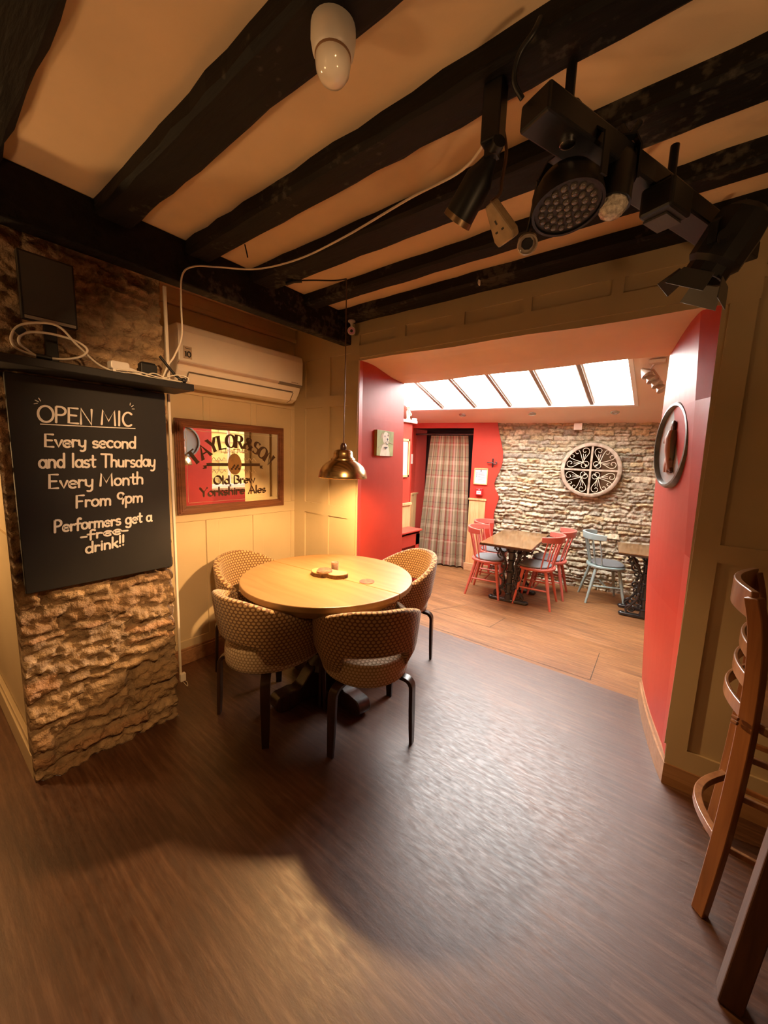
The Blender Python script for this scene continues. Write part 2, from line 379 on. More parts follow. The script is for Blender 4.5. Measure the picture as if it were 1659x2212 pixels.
# ------------------------------------------------------------------ mesh builder
class MB:
    def __init__(self):
        self.v = []; self.f = []; self.m = []; self.uv = {}
        self.mats = []; self.cur = 0

    def use(self, material):
        if material not in self.mats:
            self.mats.append(material)
        self.cur = self.mats.index(material)
        return self

    def add(self, vs, fs, uvs=None):
        b = len(self.v)
        self.v.extend([tuple(p) for p in vs])
        for k, f in enumerate(fs):
            if uvs is not None:
                self.uv[len(self.f)] = [uvs[i] for i in f]
            self.f.append([b + i for i in f]); self.m.append(self.cur)
        return self

    def box(self, c, s, rot=None):
        x, y, z = (k / 2 for k in s)
        P = [Vector((a, b, d)) for a in (-x, x) for b in (-y, y) for d in (-z, z)]
        M = rot if rot is not None else Matrix.Identity(3)
        if len(M) == 4:
            M = M.to_3x3()
        P = [M @ p + Vector(c) for p in P]
        return self.add(P, [(0, 1, 3, 2), (4, 6, 7, 5), (0, 4, 5, 1), (2, 3, 7, 6), (0, 2, 6, 4), (1, 5, 7, 3)])

    def box2(self, a, b):
        return self.box([(p + q) / 2 for p, q in zip(a, b)], [abs(q - p) for p, q in zip(a, b)])

    def prism(self, poly, o, ux, uy, t):
        """planar polygon (2d) in frame o,ux,uy extruded by vector t"""
        o, ux, uy, t = Vector(o), Vector(ux), Vector(uy), Vector(t)
        n = len(poly)
        A = [o + ux * p[0] + uy * p[1] for p in poly]
        B = [p + t for p in A]
        fs = [tuple(range(n))[::-1], tuple(range(n, 2 * n))] + [(i, (i + 1) % n, n + (i + 1) % n, n + i) for i in range(n)]
        return self.add(A + B, fs)

    def tube(self, pts, r, seg=8, closed=False, flat=None):
        pts = [Vector(p) for p in pts]
        n = len(pts)
        if n < 2:
            return self
        rr = r if isinstance(r, (list, tuple)) else [r] * n
        T = []
        for i in range(n):
            a = pts[(i - 1) % n] if (closed or i > 0) else pts[i]
            b = pts[(i + 1) % n] if (closed or i < n - 1) else pts[i]
            d = b - a
            T.append(d.normalized() if d.length > 1e-9 else Vector((0, 0, 1)))
        up = Vector((0, 0, 1)) if abs(T[0].z) < 0.9 else Vector((1, 0, 0))
        N = (up - T[0] * up.dot(T[0])).normalized()
        vs = []
        for i in range(n):
            N = N - T[i] * N.dot(T[i])
            if N.length < 1e-6:
                N = T[i].orthogonal()
            N.normalize()
            Bv = T[i].cross(N)
            for k in range(seg):
                a = 2 * math.pi * k / seg
                vs.append(pts[i] + (N * math.cos(a) + Bv * math.sin(a)) * rr[i])
        fs = []
        for i in range(n if closed else n - 1):
            j = (i + 1) % n
            for k in range(seg):
                l = (k + 1) % seg
                fs.append((i * seg + k, i * seg + l, j * seg + l, j * seg + k))
        if not closed:
            fs.append(tuple(range(seg))[::-1]); fs.append(tuple((n - 1) * seg + k for k in range(seg)))
        return self.add(vs, fs)

    def sweep(self, pts, side, w, t):
        """rectangular section: width w along `side`, thickness t across; lists allowed"""
        pts = [Vector(p) for p in pts]; n = len(pts)
        w = w if isinstance(w, (list, tuple)) else [w] * n
        t = t if isinstance(t, (list, tuple)) else [t] * n
        sides = side if isinstance(side, list) else [Vector(side)] * n
        vs = []
        for i in range(n):
            T = (pts[min(i + 1, n - 1)] - pts[max(i - 1, 0)]).normalized()
            S = Vector(sides[i]); S = (S - T * S.dot(T)).normalized(); N = T.cross(S)
            for a, b in ((-1, -1), (1, -1), (1, 1), (-1, 1)):
                vs.append(pts[i] + S * (a * w[i] / 2) + N * (b * t[i] / 2))
        fs = []
        for i in range(n - 1):
            for k in range(4):
                l = (k + 1) % 4
                fs.append((i * 4 + k, i * 4 + l, i * 4 + 4 + l, i * 4 + 4 + k))
        fs.append((3, 2, 1, 0)); fs.append(tuple((n - 1) * 4 + k for k in range(4)))
        return self.add(vs, fs)

    def lathe(self, prof, seg=32, M=None, cap=True, uvk=None):
        M = M or Matrix.Identity(4)
        vs = []; n = len(prof)
        for r, z in prof:
            for k in range(seg):
                a = 2 * math.pi * k / seg
                vs.append(M @ Vector((r * math.cos(a), r * math.sin(a), z)))
        fs = []
        for i in range(n - 1):
            for k in range(seg):
                l = (k + 1) % seg
                fs.append((i * seg + k, i * seg + l, i * seg + seg + l, i * seg + seg + k))
        if cap:
            fs.append(tuple(range(seg))[::-1]); fs.append(tuple((n - 1) * seg + k for k in range(seg)))
        return self.add(vs, fs)

    def sphere(self, c, r, seg=16, rings=10, sc=(1, 1, 1)):
        prof = []
        for i in range(rings + 1):
            a = math.pi * i / rings - math.pi / 2
            prof.append((max(1e-4, math.cos(a)) * r, math.sin(a) * r))
        M = Matrix.Translation(c) @ Matrix.Diagonal((sc[0], sc[1], sc[2], 1))
        return self.lathe(prof, seg, M)

    def cyl(self, a, b, r, seg=20, r2=None):
        return self.tube([a, b], [r, r if r2 is None else r2], seg)

    def grid(self, rows, uvs=None, flip=False):
        n, mcount = len(rows), len(rows[0])
        vs = [p for r in rows for p in r]
        fs = []
        for i in range(n - 1):
            for j in range(mcount - 1):
                q = (i * mcount + j, i * mcount + j + 1, (i + 1) * mcount + j + 1, (i + 1) * mcount + j)
                fs.append(q[::-1] if flip else q)
        u = None if uvs is None else [p for r in uvs for p in r]
        return self.add(vs, fs, u)

    def build(self, name, parent=None, smooth=None, bevel=0.0, bseg=2, loc=None, fix=True):
        me = bpy.data.meshes.new(name)
        me.from_pydata(self.v, [], self.f)
        for mt in self.mats:
            me.materials.append(mt)
        me.polygons.foreach_set('material_index', self.m)
        if self.uv:
            lay = me.uv_layers.new(name='uv')
            for pi, us in self.uv.items():
                p = me.polygons[pi]
                for k, li in enumerate(p.loop_indices):
                    lay.data[li].uv = us[k]
        me.update()
        if fix:
            bm = bmesh.new(); bm.from_mesh(me)
            bmesh.ops.recalc_face_normals(bm, faces=bm.faces)
            bm.to_mesh(me); bm.free()
        o = bpy.data.objects.new(name, me)
        COL.objects.link(o)
        if parent is not None:
            o.parent = parent
        if loc is not None:
            o.location = loc
        if smooth is not None:
            me.polygons.foreach_set('use_smooth', [True] * len(me.polygons))
            try:
                me.set_sharp_from_angle(angle=R(smooth))
            except Exception:
                pass
        if bevel:
            md = o.modifiers.new('bevel', 'BEVEL')
            md.width = bevel; md.segments = bseg; md.limit_method = 'ANGLE'; md.angle_limit = R(40)
        return o


def new(material):
    return MB().use(material)


def tag(o, label, cat, group=None):
    o['label'] = label; o['category'] = cat
    if group:
        o['group'] = group
    return o


def thing(name, label, cat, loc=(0, 0, 0), rotz=0.0, group=None):
    o = bpy.data.objects.new(name, None); COL.objects.link(o)
    o.empty_display_size = 0.05
    o.location = loc; o.rotation_euler = (0, 0, rotz)
    return tag(o, label, cat, group)


def struct(o):
    o['kind'] = 'structure'
    return o


def dup(root, loc, rotz, label, group=None):
    r = root.copy(); COL.objects.link(r); r.location = loc; r.rotation_euler = (0, 0, rotz)
    r['label'] = label
    if group:
        r['group'] = group
    for ch in list(root.children):
        c = ch.copy(); COL.objects.link(c); c.parent = r
        for g in list(ch.children):
            d = g.copy(); COL.objects.link(d); d.parent = c
    return r


def arc(cx, cy, rx, ry, a0, a1, n=14):
    return [(cx + rx * math.cos(R(a0 + (a1 - a0) * i / n)), cy + ry * math.sin(R(a0 + (a1 - a0) * i / n))) for i in range(n + 1)]


def smooth01(t):
    t = max(0.0, min(1.0, t)); return t * t * (3 - 2 * t)


def catmull(pts, k=8):
    P = [Vector(p) for p in pts]; out = []
    for i in range(len(P) - 1):
        p0 = P[max(i - 1, 0)]; p1 = P[i]; p2 = P[i + 1]; p3 = P[min(i + 2, len(P) - 1)]
        for j in range(k):
            t = j / k
            out.append(0.5 * ((2 * p1) + (p2 - p0) * t + (2 * p0 - 5 * p1 + 4 * p2 - p3) * t * t + (3 * p1 - p0 - 3 * p2 + p3) * t ** 3))
    out.append(P[-1]); return out


# ------------------------------------------------------------------ strokes for lettering
def bowl(s=0.0):
    return arc(.29, .28, .23, .28, 25, 385)


GL = {
    'O': (.86, [arc(.42, .5, .38, .5, 95, 455, 24)]),
    'P': (.66, [[(.08, 0), (.08, 1)], [(.08, 1), (.3, 1)] + arc(.3, .74, .27, .26, 90, -90) + [(.08, .48)]]),
    'E': (.66, [[(.56, 1), (.08, 1), (.08, 0), (.58, 0)], [(.08, .52), (.48, .52)]]),
    'N': (.82, [[(.08, 0), (.08, 1), (.68, 0), (.68, 1)]]),
    'M': (1.0, [[(.06, 0), (.12, 1), (.47, .25), (.82, 1), (.88, 0)]]),
    'I': (.3, [[(.13, 0), (.13, 1)]]),
    'C': (.72, [arc(.4, .5, .34, .5, 50, 310)]),
    'T': (.76, [[(.02, 1), (.74, 1)], [(.38, 1), (.38, 0)]]),
    'F': (.62, [[(.56, 1), (.08, 1), (.08, 0)], [(.08, .52), (.46, .52)]]),
    'A': (.86, [[(.03, 0), (.42, 1), (.81, 0)], [(.18, .36), (.66, .36)]]),
    'Y': (.80, [[(.04, 1), (.39, .48), (.39, 0)], [(.74, 1), (.39, .48)]]),
    'L': (.66, [[(.08, 1), (.08, 0), (.58, 0)]]),
    'D': (.8, [[(.08, 0), (.08, 1), (.3, 1)] + arc(.3, .5, .42, .5, 90, -90) + [(.08, 0)]]),
    'B': (.72, [[(.08, 0), (.08, 1), (.32, 1)] + arc(.32, .76, .25, .24, 90, -90) + arc(.34, .26, .29, .26, 90, -90) + [(.08, 0)]]),
    'R': (.78, [[(.08, 0), (.08, 1)], [(.08, 1), (.34, 1)] + arc(.34, .75, .27, .25, 90, -90) + [(.08, .5)], [(.36, .5), (.70, 0)]]),
    'S': (.68, [arc(.34, .75, .26, .25, 35, 270) + arc(.34, .25, .28, .25, 90, -145)]),
    '&': (.9, [[(.80, .42), (.55, .08)] + arc(.34, .24, .28, .24, -40, -230) + [(.50, .66)] + arc(.38, .82, .15, .17, -30, 210) + [(.78, .02)]]),
    'W': (1.0, [[(.03, 1), (.25, 0), (.48, .8), (.71, 0), (.95, 1)]]),
    '9': (.62, [arc(.3, .72, .24, .28, 20, 380) + [(.52, .5), (.46, .0)]]),
    '1': (.4, [[(.06, .8), (.22, 1), (.22, 0)]]),
    '0': (.7, [arc(.34, .5, .28, .5, 90, 450, 22)]),
    'a': (.62, [bowl(), [(.52, .55), (.52, .08), (.60, 0)]]),
    'c': (.56, [arc(.3, .28, .25, .28, 50, 310)]),
    'd': (.64, [bowl(), [(.52, 1), (.52, 0)]]),
    'e': (.58, [[(.06, .30), (.52, .30)] + arc(.29, .28, .24, .28, 5, 310)]),
    'f': (.46, [arc(.32, .78, .14, .2, 40, 180) + [(.18, -.1)], [(.02, .5), (.42, .5)]]),
    'g': (.64, [bowl(), [(.52, .55), (.52, -.12)] + arc(.3, -.14, .22, .2, 0, -150)]),
    'h': (.60, [[(.09, 1), (.09, 0)], [(.09, .3)] + arc(.29, .33, .2, .22, 180, 0) + [(.49, 0)]]),
    'i': (.24, [[(.12, .55), (.12, 0)], [(.12, .74), (.12, .78)]]),
    'k': (.56, [[(.09, 1), (.09, 0)], [(.46, .56), (.09, .22)], [(.22, .32), (.50, 0)]]),
    'l': (.26, [[(.12, 1), (.12, 0)]]),
    'm': (.90, [[(.08, .55), (.08, 0)], [(.08, .3)] + arc(.26, .34, .17, .21, 180, 0) + [(.43, 0)], [(.43, .3)] + arc(.61, .34, .17, .21, 180, 0) + [(.78, 0)]]),
    'n': (.60, [[(.09, .55), (.09, 0)], [(.09, .3)] + arc(.29, .33, .2, .22, 180, 0) + [(.49, 0)]]),
    'o': (.60, [arc(.29, .28, .24, .28, 90, 450)]),
    'p': (.62, [[(.09, .55), (.09, -.38)], arc(.31, .28, .22, .28, 170, -170)]),
    'r': (.46, [[(.09, .55), (.09, 0)], [(.09, .32)] + arc(.27, .33, .18, .2, 180, 50)]),
    's': (.50, [arc(.25, .42, .17, .14, 40, 270, 10) + arc(.25, .14, .19, .14, 90, -140, 10)]),
    't': (.46, [[(.22, .88), (.22, .12), (.30, 0), (.40, .03)], [(.02, .58), (.42, .58)]]),
    'u': (.60, [[(.08, .55), (.08, .2)] + arc(.28, .2, .2, .2, 180, 360) + [(.48, .55)], [(.48, .55), (.48, 0)]]),
    'v': (.54, [[(.05, .55), (.26, 0), (.48, .55)]]),
    'w': (.80, [[(.05, .55), (.2, 0), (.38, .5), (.56, 0), (.74, .55)]]),
    'y': (.58, [[(.06, .55), (.08, .15), (.28, .02), (.48, .16)], [(.50, .55), (.48, -.1)] + arc(.28, -.14, .2, .2, 0, -120)]),
    '!': (.26, [[(.12, 1), (.12, .32)], [(.12, .06), (.12, .02)]]),
    '-': (.42, [[(.06, .3), (.36, .3)]]),
    ' ': (.40, []),
}


def text_strokes(txt, x0, x1, h, slant=0.0, jit=0.0, rise=0.0, seed=1):
    """polyline strokes of a line of writing scaled to span x0..x1 on its baseline"""
    rg = random.Random(seed)
    adv = sum(GL[c][0] for c in txt)
    k = (x1 - x0) / adv
    x = x0; out = []
    for c in txt:
        a, st = GL[c]
        dy = rg.uniform(-jit, jit) * h; sy = 1 + rg.uniform(-jit, jit)
        for s in st:
            out.append([(x + p[0] * k + slant * p[1] * h, p[1] * h * sy + dy + rise * (x - x0) / (x1 - x0)) for p in s])
        x += a * k
    return out


def ribbon(mb, stroke, fn, nib, ang, tmin, depth):
    """pen stroke: a flat ribbon whose width follows the nib angle; fn maps (x,y)->3d, depth is the paint thickness vector"""
    nx, ny = math.cos(R(ang)), math.sin(R(ang))
    n = len(stroke)
    L, Rr = [], []
    for i in range(n):
        a = stroke[max(i - 1, 0)]; b = stroke[min(i + 1, n - 1)]
        dx, dy = b[0] - a[0], b[1] - a[1]; l = math.hypot(dx, dy) or 1e-6
        dx /= l; dy /= l
        w = max(abs(nx * dy - ny * dx) * nib, tmin) / 2
        L.append((stroke[i][0] - dy * w, stroke[i][1] + dx * w)); Rr.append((stroke[i][0] + dy * w, stroke[i][1] - dx * w))
    vs = []; fs = []
    ribbon.k = (getattr(ribbon, 'k', 0) + 1) % 7
    D = Vector(depth) * (1 + 0.16 * ribbon.k)
    for i in range(n):
        a = Vector(fn(*L[i])); b = Vector(fn(*Rr[i]))
        vs += [a + D, b + D, a, b]
    for i in range(n - 1):
        p, q = i * 4, i * 4 + 4
        fs += [(p, p + 1, q + 1, q), (p, q, q + 2, p + 2), (p + 1, p + 3, q + 3, q + 1)]
    fs += [(0, 2, 3, 1), ((n - 1) * 4, (n - 1) * 4 + 1, (n - 1) * 4 + 3, (n - 1) * 4 + 2)]
    mb.add(vs, fs)


# ------------------------------------------------------------------ value noise and rubble stone faces
def vnoise(x, y, seed):
    r = np.random.RandomState(seed); T = r.rand(256, 256)
    xi = np.floor(x).astype(int); yi = np.floor(y).astype(int)
    fx = x - xi; fy = y - yi
    fx = fx * fx * (3 - 2 * fx); fy = fy * fy * (3 - 2 * fy)
    g = lambda a, b: T[a % 256, b % 256]
    return (g(xi, yi) * (1 - fx) * (1 - fy) + g(xi + 1, yi) * fx * (1 - fy) + g(xi, yi + 1) * (1 - fx) * fy + g(xi + 1, yi + 1) * fx * fy)


def rubble(name, origin, eu, ev, en, W, H, step, rowh, lens, depth, palette, mortar, seed, rough=0.006, joint=0.012, base=-0.06, tilt=0.25, wob=1.0):
    """a stone-faced wall: coursed rubble with real relief, closed to a back plane"""
    r = np.random.RandomState(seed)
    nu = int(round(W / step)) + 1; nv = int(round(H / step)) + 1
    U, V = np.meshgrid(np.linspace(0, W, nu), np.linspace(0, H, nv))
    Vw = V + 0.020 * wob * (vnoise(U * 3.1, V * 2.0 + 9, seed + 1) - .5) + wob * 0.014 * (vnoise(U * 11, V * 7, seed + 2) - .5) + wob * 0.006 * (vnoise(U * 34, V * 20, seed + 12) - .5)
    Uw = U + 0.025 * wob * (vnoise(U * 6, V * 9, seed + 3) - .5) + wob * 0.012 * (vnoise(U * 20, V * 26, seed + 13) - .5)
    rows = [-0.05]
    while rows[-1] < H + 0.1:
        rows.append(rows[-1] + r.uniform(*rowh))
    h = np.zeros_like(U); colr = np.tile(np.array(mortar), U.shape + (1,)).astype(float)
    for a, b in zip(rows[:-1], rows[1:]):
        mk = (Vw >= a) & (Vw < b)
        x = -r.uniform(0, lens[1]); edges = [x]
        while edges[-1] < W + 0.2:
            edges.append(edges[-1] + r.uniform(*lens))
        for p, q in zip(edges[:-1], edges[1:]):
            sub = [(a, b)]
            if (b - a) > 0.075 and r.rand() < 0.35:
                mid = a + (b - a) * r.uniform(.4, .6); sub = [(a, mid), (mid, b)]
            for (lo, hi) in sub:
                ms = mk & (Uw >= p) & (Uw < q) & (Vw >= lo) & (Vw < hi)
                if not ms.any():
                    continue
                e = np.minimum(np.minimum(Vw[ms] - lo, hi - Vw[ms]), np.minimum(Uw[ms] - p, q - Uw[ms]) * 0.8)
                e = e + 0.010 * (vnoise(U[ms] * 30, V[ms] * 30, seed + 5) - .5)
                t = np.clip((e - joint * .35) / joint, 0, 1); t = t * t * (3 - 2 * t)
                d = depth * r.uniform(.35, 1.0)
                tl = r.uniform(-tilt, tilt) * (Vw[ms] - (lo + hi) / 2) / max(.03, hi - lo) * depth
                h[ms] = t * (d + tl)
                c = np.array(palette[r.randint(len(palette))]) * r.uniform(.85, 1.15)
                colr[ms] = colr[ms] * (1 - t[:, None]) + c[None, :] * t[:, None]
    h += rough * (vnoise(U * 22, V * 30, seed + 6) - .5) * 2 + rough * .7 * (vnoise(U * 60, V * 70, seed + 7) - .5) * 2
    o = np.array(origin); eu = np.array(eu); ev = np.array(ev); en = np.array(en)
    P = o + U[..., None] * eu + V[..., None] * ev + h[..., None] * en
    verts = P.reshape(-1, 3)
    idx = np.arange(nu * nv).reshape(nv, nu)
    faces = np.stack([idx[:-1, :-1], idx[:-1, 1:], idx[1:, 1:], idx[1:, :-1]], -1).reshape(-1, 4).tolist()
    ring = list(idx[0, :]) + list(idx[1:, -1]) + list(idx[-1, -2::-1]) + list(idx[-2:0:-1, 0])
    nb = len(verts)
    vr = verts[ring]
    back = vr - ((vr - o) @ en)[:, None] * en + base * en
    verts = np.vstack([verts, back])
    m = len(ring)
    for i in range(m):
        j = (i + 1) % m
        faces.append([ring[j], ring[i], nb + i, nb + j])
    faces.append([nb + i for i in range(m)])
    me = bpy.data.meshes.new(name)
    me.from_pydata(verts.tolist(), [], [[int(k) for k in f] for f in faces])
    at = me.color_attributes.new('stone_col', 'FLOAT_COLOR', 'POINT')
    cc = np.ones((len(verts), 4)); cc[:nu * nv, :3] = colr.reshape(-1, 3); cc[nu * nv:, :3] = mortar
    at.data.foreach_set('color', cc.astype(np.float32).ravel())
    me.materials.append(STONE)
    me.polygons.foreach_set('use_smooth', [True] * len(me.polygons))
    me.update()
    ob = bpy.data.objects.new(name, me); COL.objects.link(ob)
    return ob

# ================================================================== THE SETTING
YO = 2.17       # face of the wall with the wide opening
XA = -2.65      # panelled alcove wall
ZC = 2.50       # front ceiling
DROP = -0.14    # floor level of the back room, reached by a short ramp

# floor: front room, ramp in the opening, back room
f = new(FLOOR_A)
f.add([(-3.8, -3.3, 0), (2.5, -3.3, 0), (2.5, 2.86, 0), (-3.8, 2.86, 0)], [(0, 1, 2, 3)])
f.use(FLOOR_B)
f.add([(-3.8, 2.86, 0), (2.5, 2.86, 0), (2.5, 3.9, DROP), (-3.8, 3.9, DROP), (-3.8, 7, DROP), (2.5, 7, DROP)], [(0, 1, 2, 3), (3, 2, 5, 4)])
f.use(SEAM)


def zr(y):
    return 0 if y < 2.86 else (DROP if y > 3.9 else DROP * (y - 2.86) / 1.04)


def seam(a, b, w=0.005):
    a = Vector(a); b = Vector(b); d = (b - a).normalized(); s = Vector((-d.y, d.x)) * w / 2
    P = [(p.x, p.y, zr(p.y) + 0.001) for p in (a + s, a - s, b - s, b + s)]
    f.add(P, [(0, 1, 2, 3)])


seam((-0.36, 2.92), (-0.40, 3.62)); seam((-0.36, 2.92), (-1.9, 2.90)); seam((-1.30, 3.40), (-1.32, 3.88)); seam((-1.30, 3.40), (-2.0, 3.36)); seam((-1.92, 3.40), (-1.80, 3.95))
struct(f.build('floor', fix=False))

c = new(PLASTER)
c.box2((-3.8, -3.3, ZC), (2.5, YO + 0.02, ZC + 0.1))
struct(c.build('ceiling'))


def frame_rails(mb, rects, put):
    for r_ in rects:
        put(mb, *r_)


# alcove wall, panelled
w = new(CREAM)
w.box2((XA - 0.12, 0.5, -0.2), (XA - 0.009, YO + 0.1, ZC))


def rail_a(y0, y1, z0, z1, t=0.009):
    w.box2((XA - 0.012, y0, z0), (XA - 0.009 + t, y1, z1))


rail_a(0.6, 2.17, 1.015, 1.10); rail_a(0.6, 2.17, 1.87, 1.957); rail_a(0.6, 2.17, 2.243, 2.40); rail_a(0.6, 2.17, 0.10, 0.17)
for y0, y1 in ((0.6, 0.98), (1.367, 1.463), (1.747, 1.84), (2.122, 2.17)):
    rail_a(y0, y1, 0.17, 1.015); rail_a(y0, y1, 1.957, 2.243)
for y0, y1 in ((0.6, 0.98), (1.372, 1.42), (1.742, 1.79), (2.126, 2.17)):
    rail_a(y0, y1, 1.10, 1.87)
w.box2((XA - 0.01, 0.6, 2.40), (XA + 0.022, 2.17, 2.43)); w.box2((XA - 0.01, 0.6, 2.43), (XA + 0.012, 2.17, 2.50))
struct(w.build('wall_left', bevel=0.003, bseg=1))
b = new(SKIRT); b.box2((XA, 0.9, 0), (XA + 0.018, 2.16, 0.10)); b.box2((XA, 0.9, 0.10), (XA + 0.010, 2.16, 0.115))
struct(b.build('baseboard_left', bevel=0.004))

# wall with the opening
JZ = [-0.2, 0.0, 0.8, 1.1, 1.8, 2.17, 2.5, 3.3]


def interp(z, zs, vs):
    return float(np.interp(z, zs, vs))


wo = MB()
lv = []
for z in JZ:
    we = interp(z, [0, .8, 1.1, 1.8, 2.17], [.080, .068, .063, .052, .045])
    ch = interp(z, [0, .8, 1.1, 1.8, 2.17], [.066, .050, .044, .002, -.022])
    fa = interp(z, [0, .8, 1.1, 1.8, 2.17], [-.058, -.112, -.125, -.145, -.145])
    sec = [(2.5, YO, z), (we, YO, z)] + [(we + (ch - we) * k, YO + 0.09 * k, z) for k in (.33, .7)]
    for k in range(0, 9):
        t = k / 8
        bulge = 0.010 * math.sin(t * math.pi)
        sec.append((ch + (fa - ch) * t - bulge, YO + 0.09 + (2.9 - YO - 0.09) * t, z))
    sec += [(2.5, 2.9, z)]
    lv.append(sec)
n = len(lv[0])
for i in range(len(lv) - 1):
    for j in range(n):
        k = (j + 1) % n
        wo.use(CREAM if (j == 0 or j >= n - 2) else RED)
        wo.add([lv[i][j], lv[i][k], lv[i + 1][k], lv[i + 1][j]], [(0, 1, 2, 3)])
lv = []
for z in JZ:
    we = interp(z, [0, .76, 2.18], [-1.920, -1.924, -1.941])
    ch = interp(z, [0, .76, 2.18], [-1.955, -1.958, -1.978])
    fa = interp(z, [0, .6, 2.18], [-1.985, -2.005, -2.058])
    sec = [(-3.8, YO, z), (we, YO, z), (we + (ch - we) * .5, YO + 0.03, z)]
    for k in range(0, 9):
        t = k / 8
        sec.append((ch + (fa - ch) * t + 0.006 * math.sin(t * math.pi), YO + 0.08 + (2.9 - YO - 0.08) * t, z))
    sec += [(-3.8, 2.9, z)]
    lv.append(sec)
n = len(lv[0])
for i in range(len(lv) - 1):
    for j in range(n):
        k = (j + 1) % n
        wo.use(CREAM if (j == 0 or j == n - 1) else RED)
        wo.add([lv[i][k], lv[i][j], lv[i + 1][j], lv[i + 1][k]], [(0, 1, 2, 3)])
# lintel with a soft, sagging soffit
secs = []
ys = [YO - 0.002, YO + 0.03, 2.25, 2.31, 2.40, 2.47, 2.56, 2.656, 2.78, 2.90]
zl = [2.186, 2.198, 2.205, 2.207, 2.203, 2.192, 2.178, 2.163, 2.154, 2.151]
zr_ = [2.163, 2.172, 2.178, 2.180, 2.178, 2.172, 2.166, 2.160, 2.157, 2.156]
for i in range(11):
    t = i / 10; x = -2.08 + 2.24 * t
    secs.append([(x, YO - 0.002, 3.3)] + [(x, y, a + (d - a) * t + 0.004 * math.sin(i * 1.7 + y * 5)) for y, a, d in zip(ys, zl, zr_)] + [(x, 2.90, 3.3)])
n = len(secs[0])
for i in range(10):
    for j in range(n):
        k = (j + 1) % n
        wo.use(SOFFIT if 1 <= j <= len(ys) - 1 else CREAM)
        wo.add([secs[i][j], secs[i][k], secs[i + 1][k], secs[i + 1][j]], [(0, 1, 2, 3)])
# applied panel mouldings
wo.use(CREAM)


def rail_o(x0, x1, z0, z1, t=0.013):
    wo.box2((x0, YO - t, z0), (x1, YO + 0.003, z1))


rail_o(-2.65, -1.94, 1.02, 1.108); rail_o(-2.65, -1.94, 1.875, 1.958); rail_o(-2.65, -1.985, 2.243, 2.50); rail_o(-2.65, -1.94, 0.0, 0.17)
for x0, x1 in ((-2.65, -2.515), (-2.312, -2.23), (-2.02, -1.94)):
    rail_o(x0, x1, 0.17, 1.02); rail_o(x0, x1, 1.108, 1.875); rail_o(x0, x1, 1.958, 2.243)
rail_o(-1.985, 0.05, 2.20, 2.287); rail_o(-1.94, 2.4, 2.358, 2.50)
for x0, x1 in ((-2.02, -1.948), (-1.618, -1.537), (-1.20, -1.117), (-0.78, -0.731), (-0.363, -0.315), (0.015, 0.15)):
    rail_o(x0, x1, 2.287, 2.358)
rail_o(-2.02, -1.935, 2.185, 2.36, 0.0135); rail_o(0.04, 0.16, 2.165, 2.36, 0.0135); rail_o(0.07, 0.155, 0.20, 2.287); rail_o(0.15, 2.4, 2.243, 2.287); rail_o(0.155, 2.4, 1.10, 1.178); rail_o(0.08, 2.4, 0.0, 0.20)
for x0, x1 in ((0.75, 0.84), (1.5, 1.6)):
    rail_o(x0, x1, 0.2, 2.243)
struct(wo.build('wall_opening', smooth=35))

# skirting round the right-hand jamb
b = new(wood('jamb_skirting', (0.27, 0.135, 0.062), (0.42, 0.24, 0.12), rough=0.35, axis=0, scale=3))
pts = [(0.60, YO, 0), (0.082, YO, 0)]
path = []
for k in range(0, 9):
    t = k / 8
    path.append((.066 + (-.058 - .066) * t - 0.010 * math.sin(t * math.pi), YO + 0.09 + (2.9 - YO - 0.09) * t))
outl = [(2.39, YO), (0.080, YO)] + path
off = []
for i, p in enumerate(outl):
    a = Vector(outl[max(i - 1, 0)]); d = Vector(outl[min(i + 1, len(outl) - 1)]); t = (d - a).normalized()
    off.append(Vector(p) + Vector((-t.y, t.x)) * -0.020 if False else Vector(p) + Vector((t.y, -t.x)) * -0.0 + Vector((t.y, -t.x)) * (-0.020))
for z0, z1, kk in ((0, 0.105, 1.0), (0.105, 0.13, 0.55)):
    inner = [Vector(p) for p in outl]
    outer = [i_ + (o_ - i_) * kk for i_, o_ in zip(inner, off)]
    rows = []
    for i in range(len(outl)):
        rows.append([(inner[i].x, inner[i].y, z0), (outer[i].x, outer[i].y, z0), (outer[i].x, outer[i].y, z1), (inner[i].x, inner[i].y, z1)])
    for i in range(len(rows) - 1):
        for j in range(4):
            k = (j + 1) % 4
            b.add([rows[i][j], rows[i][k], rows[i + 1][k], rows[i + 1][j]], [(0, 1, 2, 3)])
struct(b.build('baseboard_right'))

# stone pier with its core, and the painted nook wall to its left
p_ = new(CREAM); p_.box2((XA - 0.05, 0.32, -0.2), (-2.205, 0.895, ZC))
struct(p_.build('wall_pier_core'))
struct(rubble('wall_pier', (-2.135, 0.285, 0.0), (0, 1, 0), (0, 0, 1), (1, 0, 0), 0.615, 2.5, 0.0075, (0.075, 0.165), (0.16, 0.46), 0.024,
              [(0.40, 0.27, 0.15), (0.46, 0.32, 0.19), (0.36, 0.23, 0.13), (0.50, 0.36, 0.22), (0.42, 0.25, 0.14)], (0.33, 0.23, 0.14), 11,
              rough=0.015, joint=0.018, base=-0.075, tilt=0.7, wob=1.9))
w = new(CREAM); w.box2((-3.8, 0.31, -0.2), (-2.20, 0.45, ZC))
w.box2((-3.8, 0.300, 1.02), (-2.18, 0.312, 1.10)); w.box2((-2.30, 0.300, 0.12), (-2.18, 0.312, 1.02))
struct(w.build('wall_nook'))
b = new(CREAM); b.box2((-3.7, 0.282, 0), (-2.17, 0.31, 0.12)); b.box2((-3.7, 0.290, 0.12), (-2.17, 0.31, 0.145))
struct(b.build('baseboard_nook', bevel=0.004))
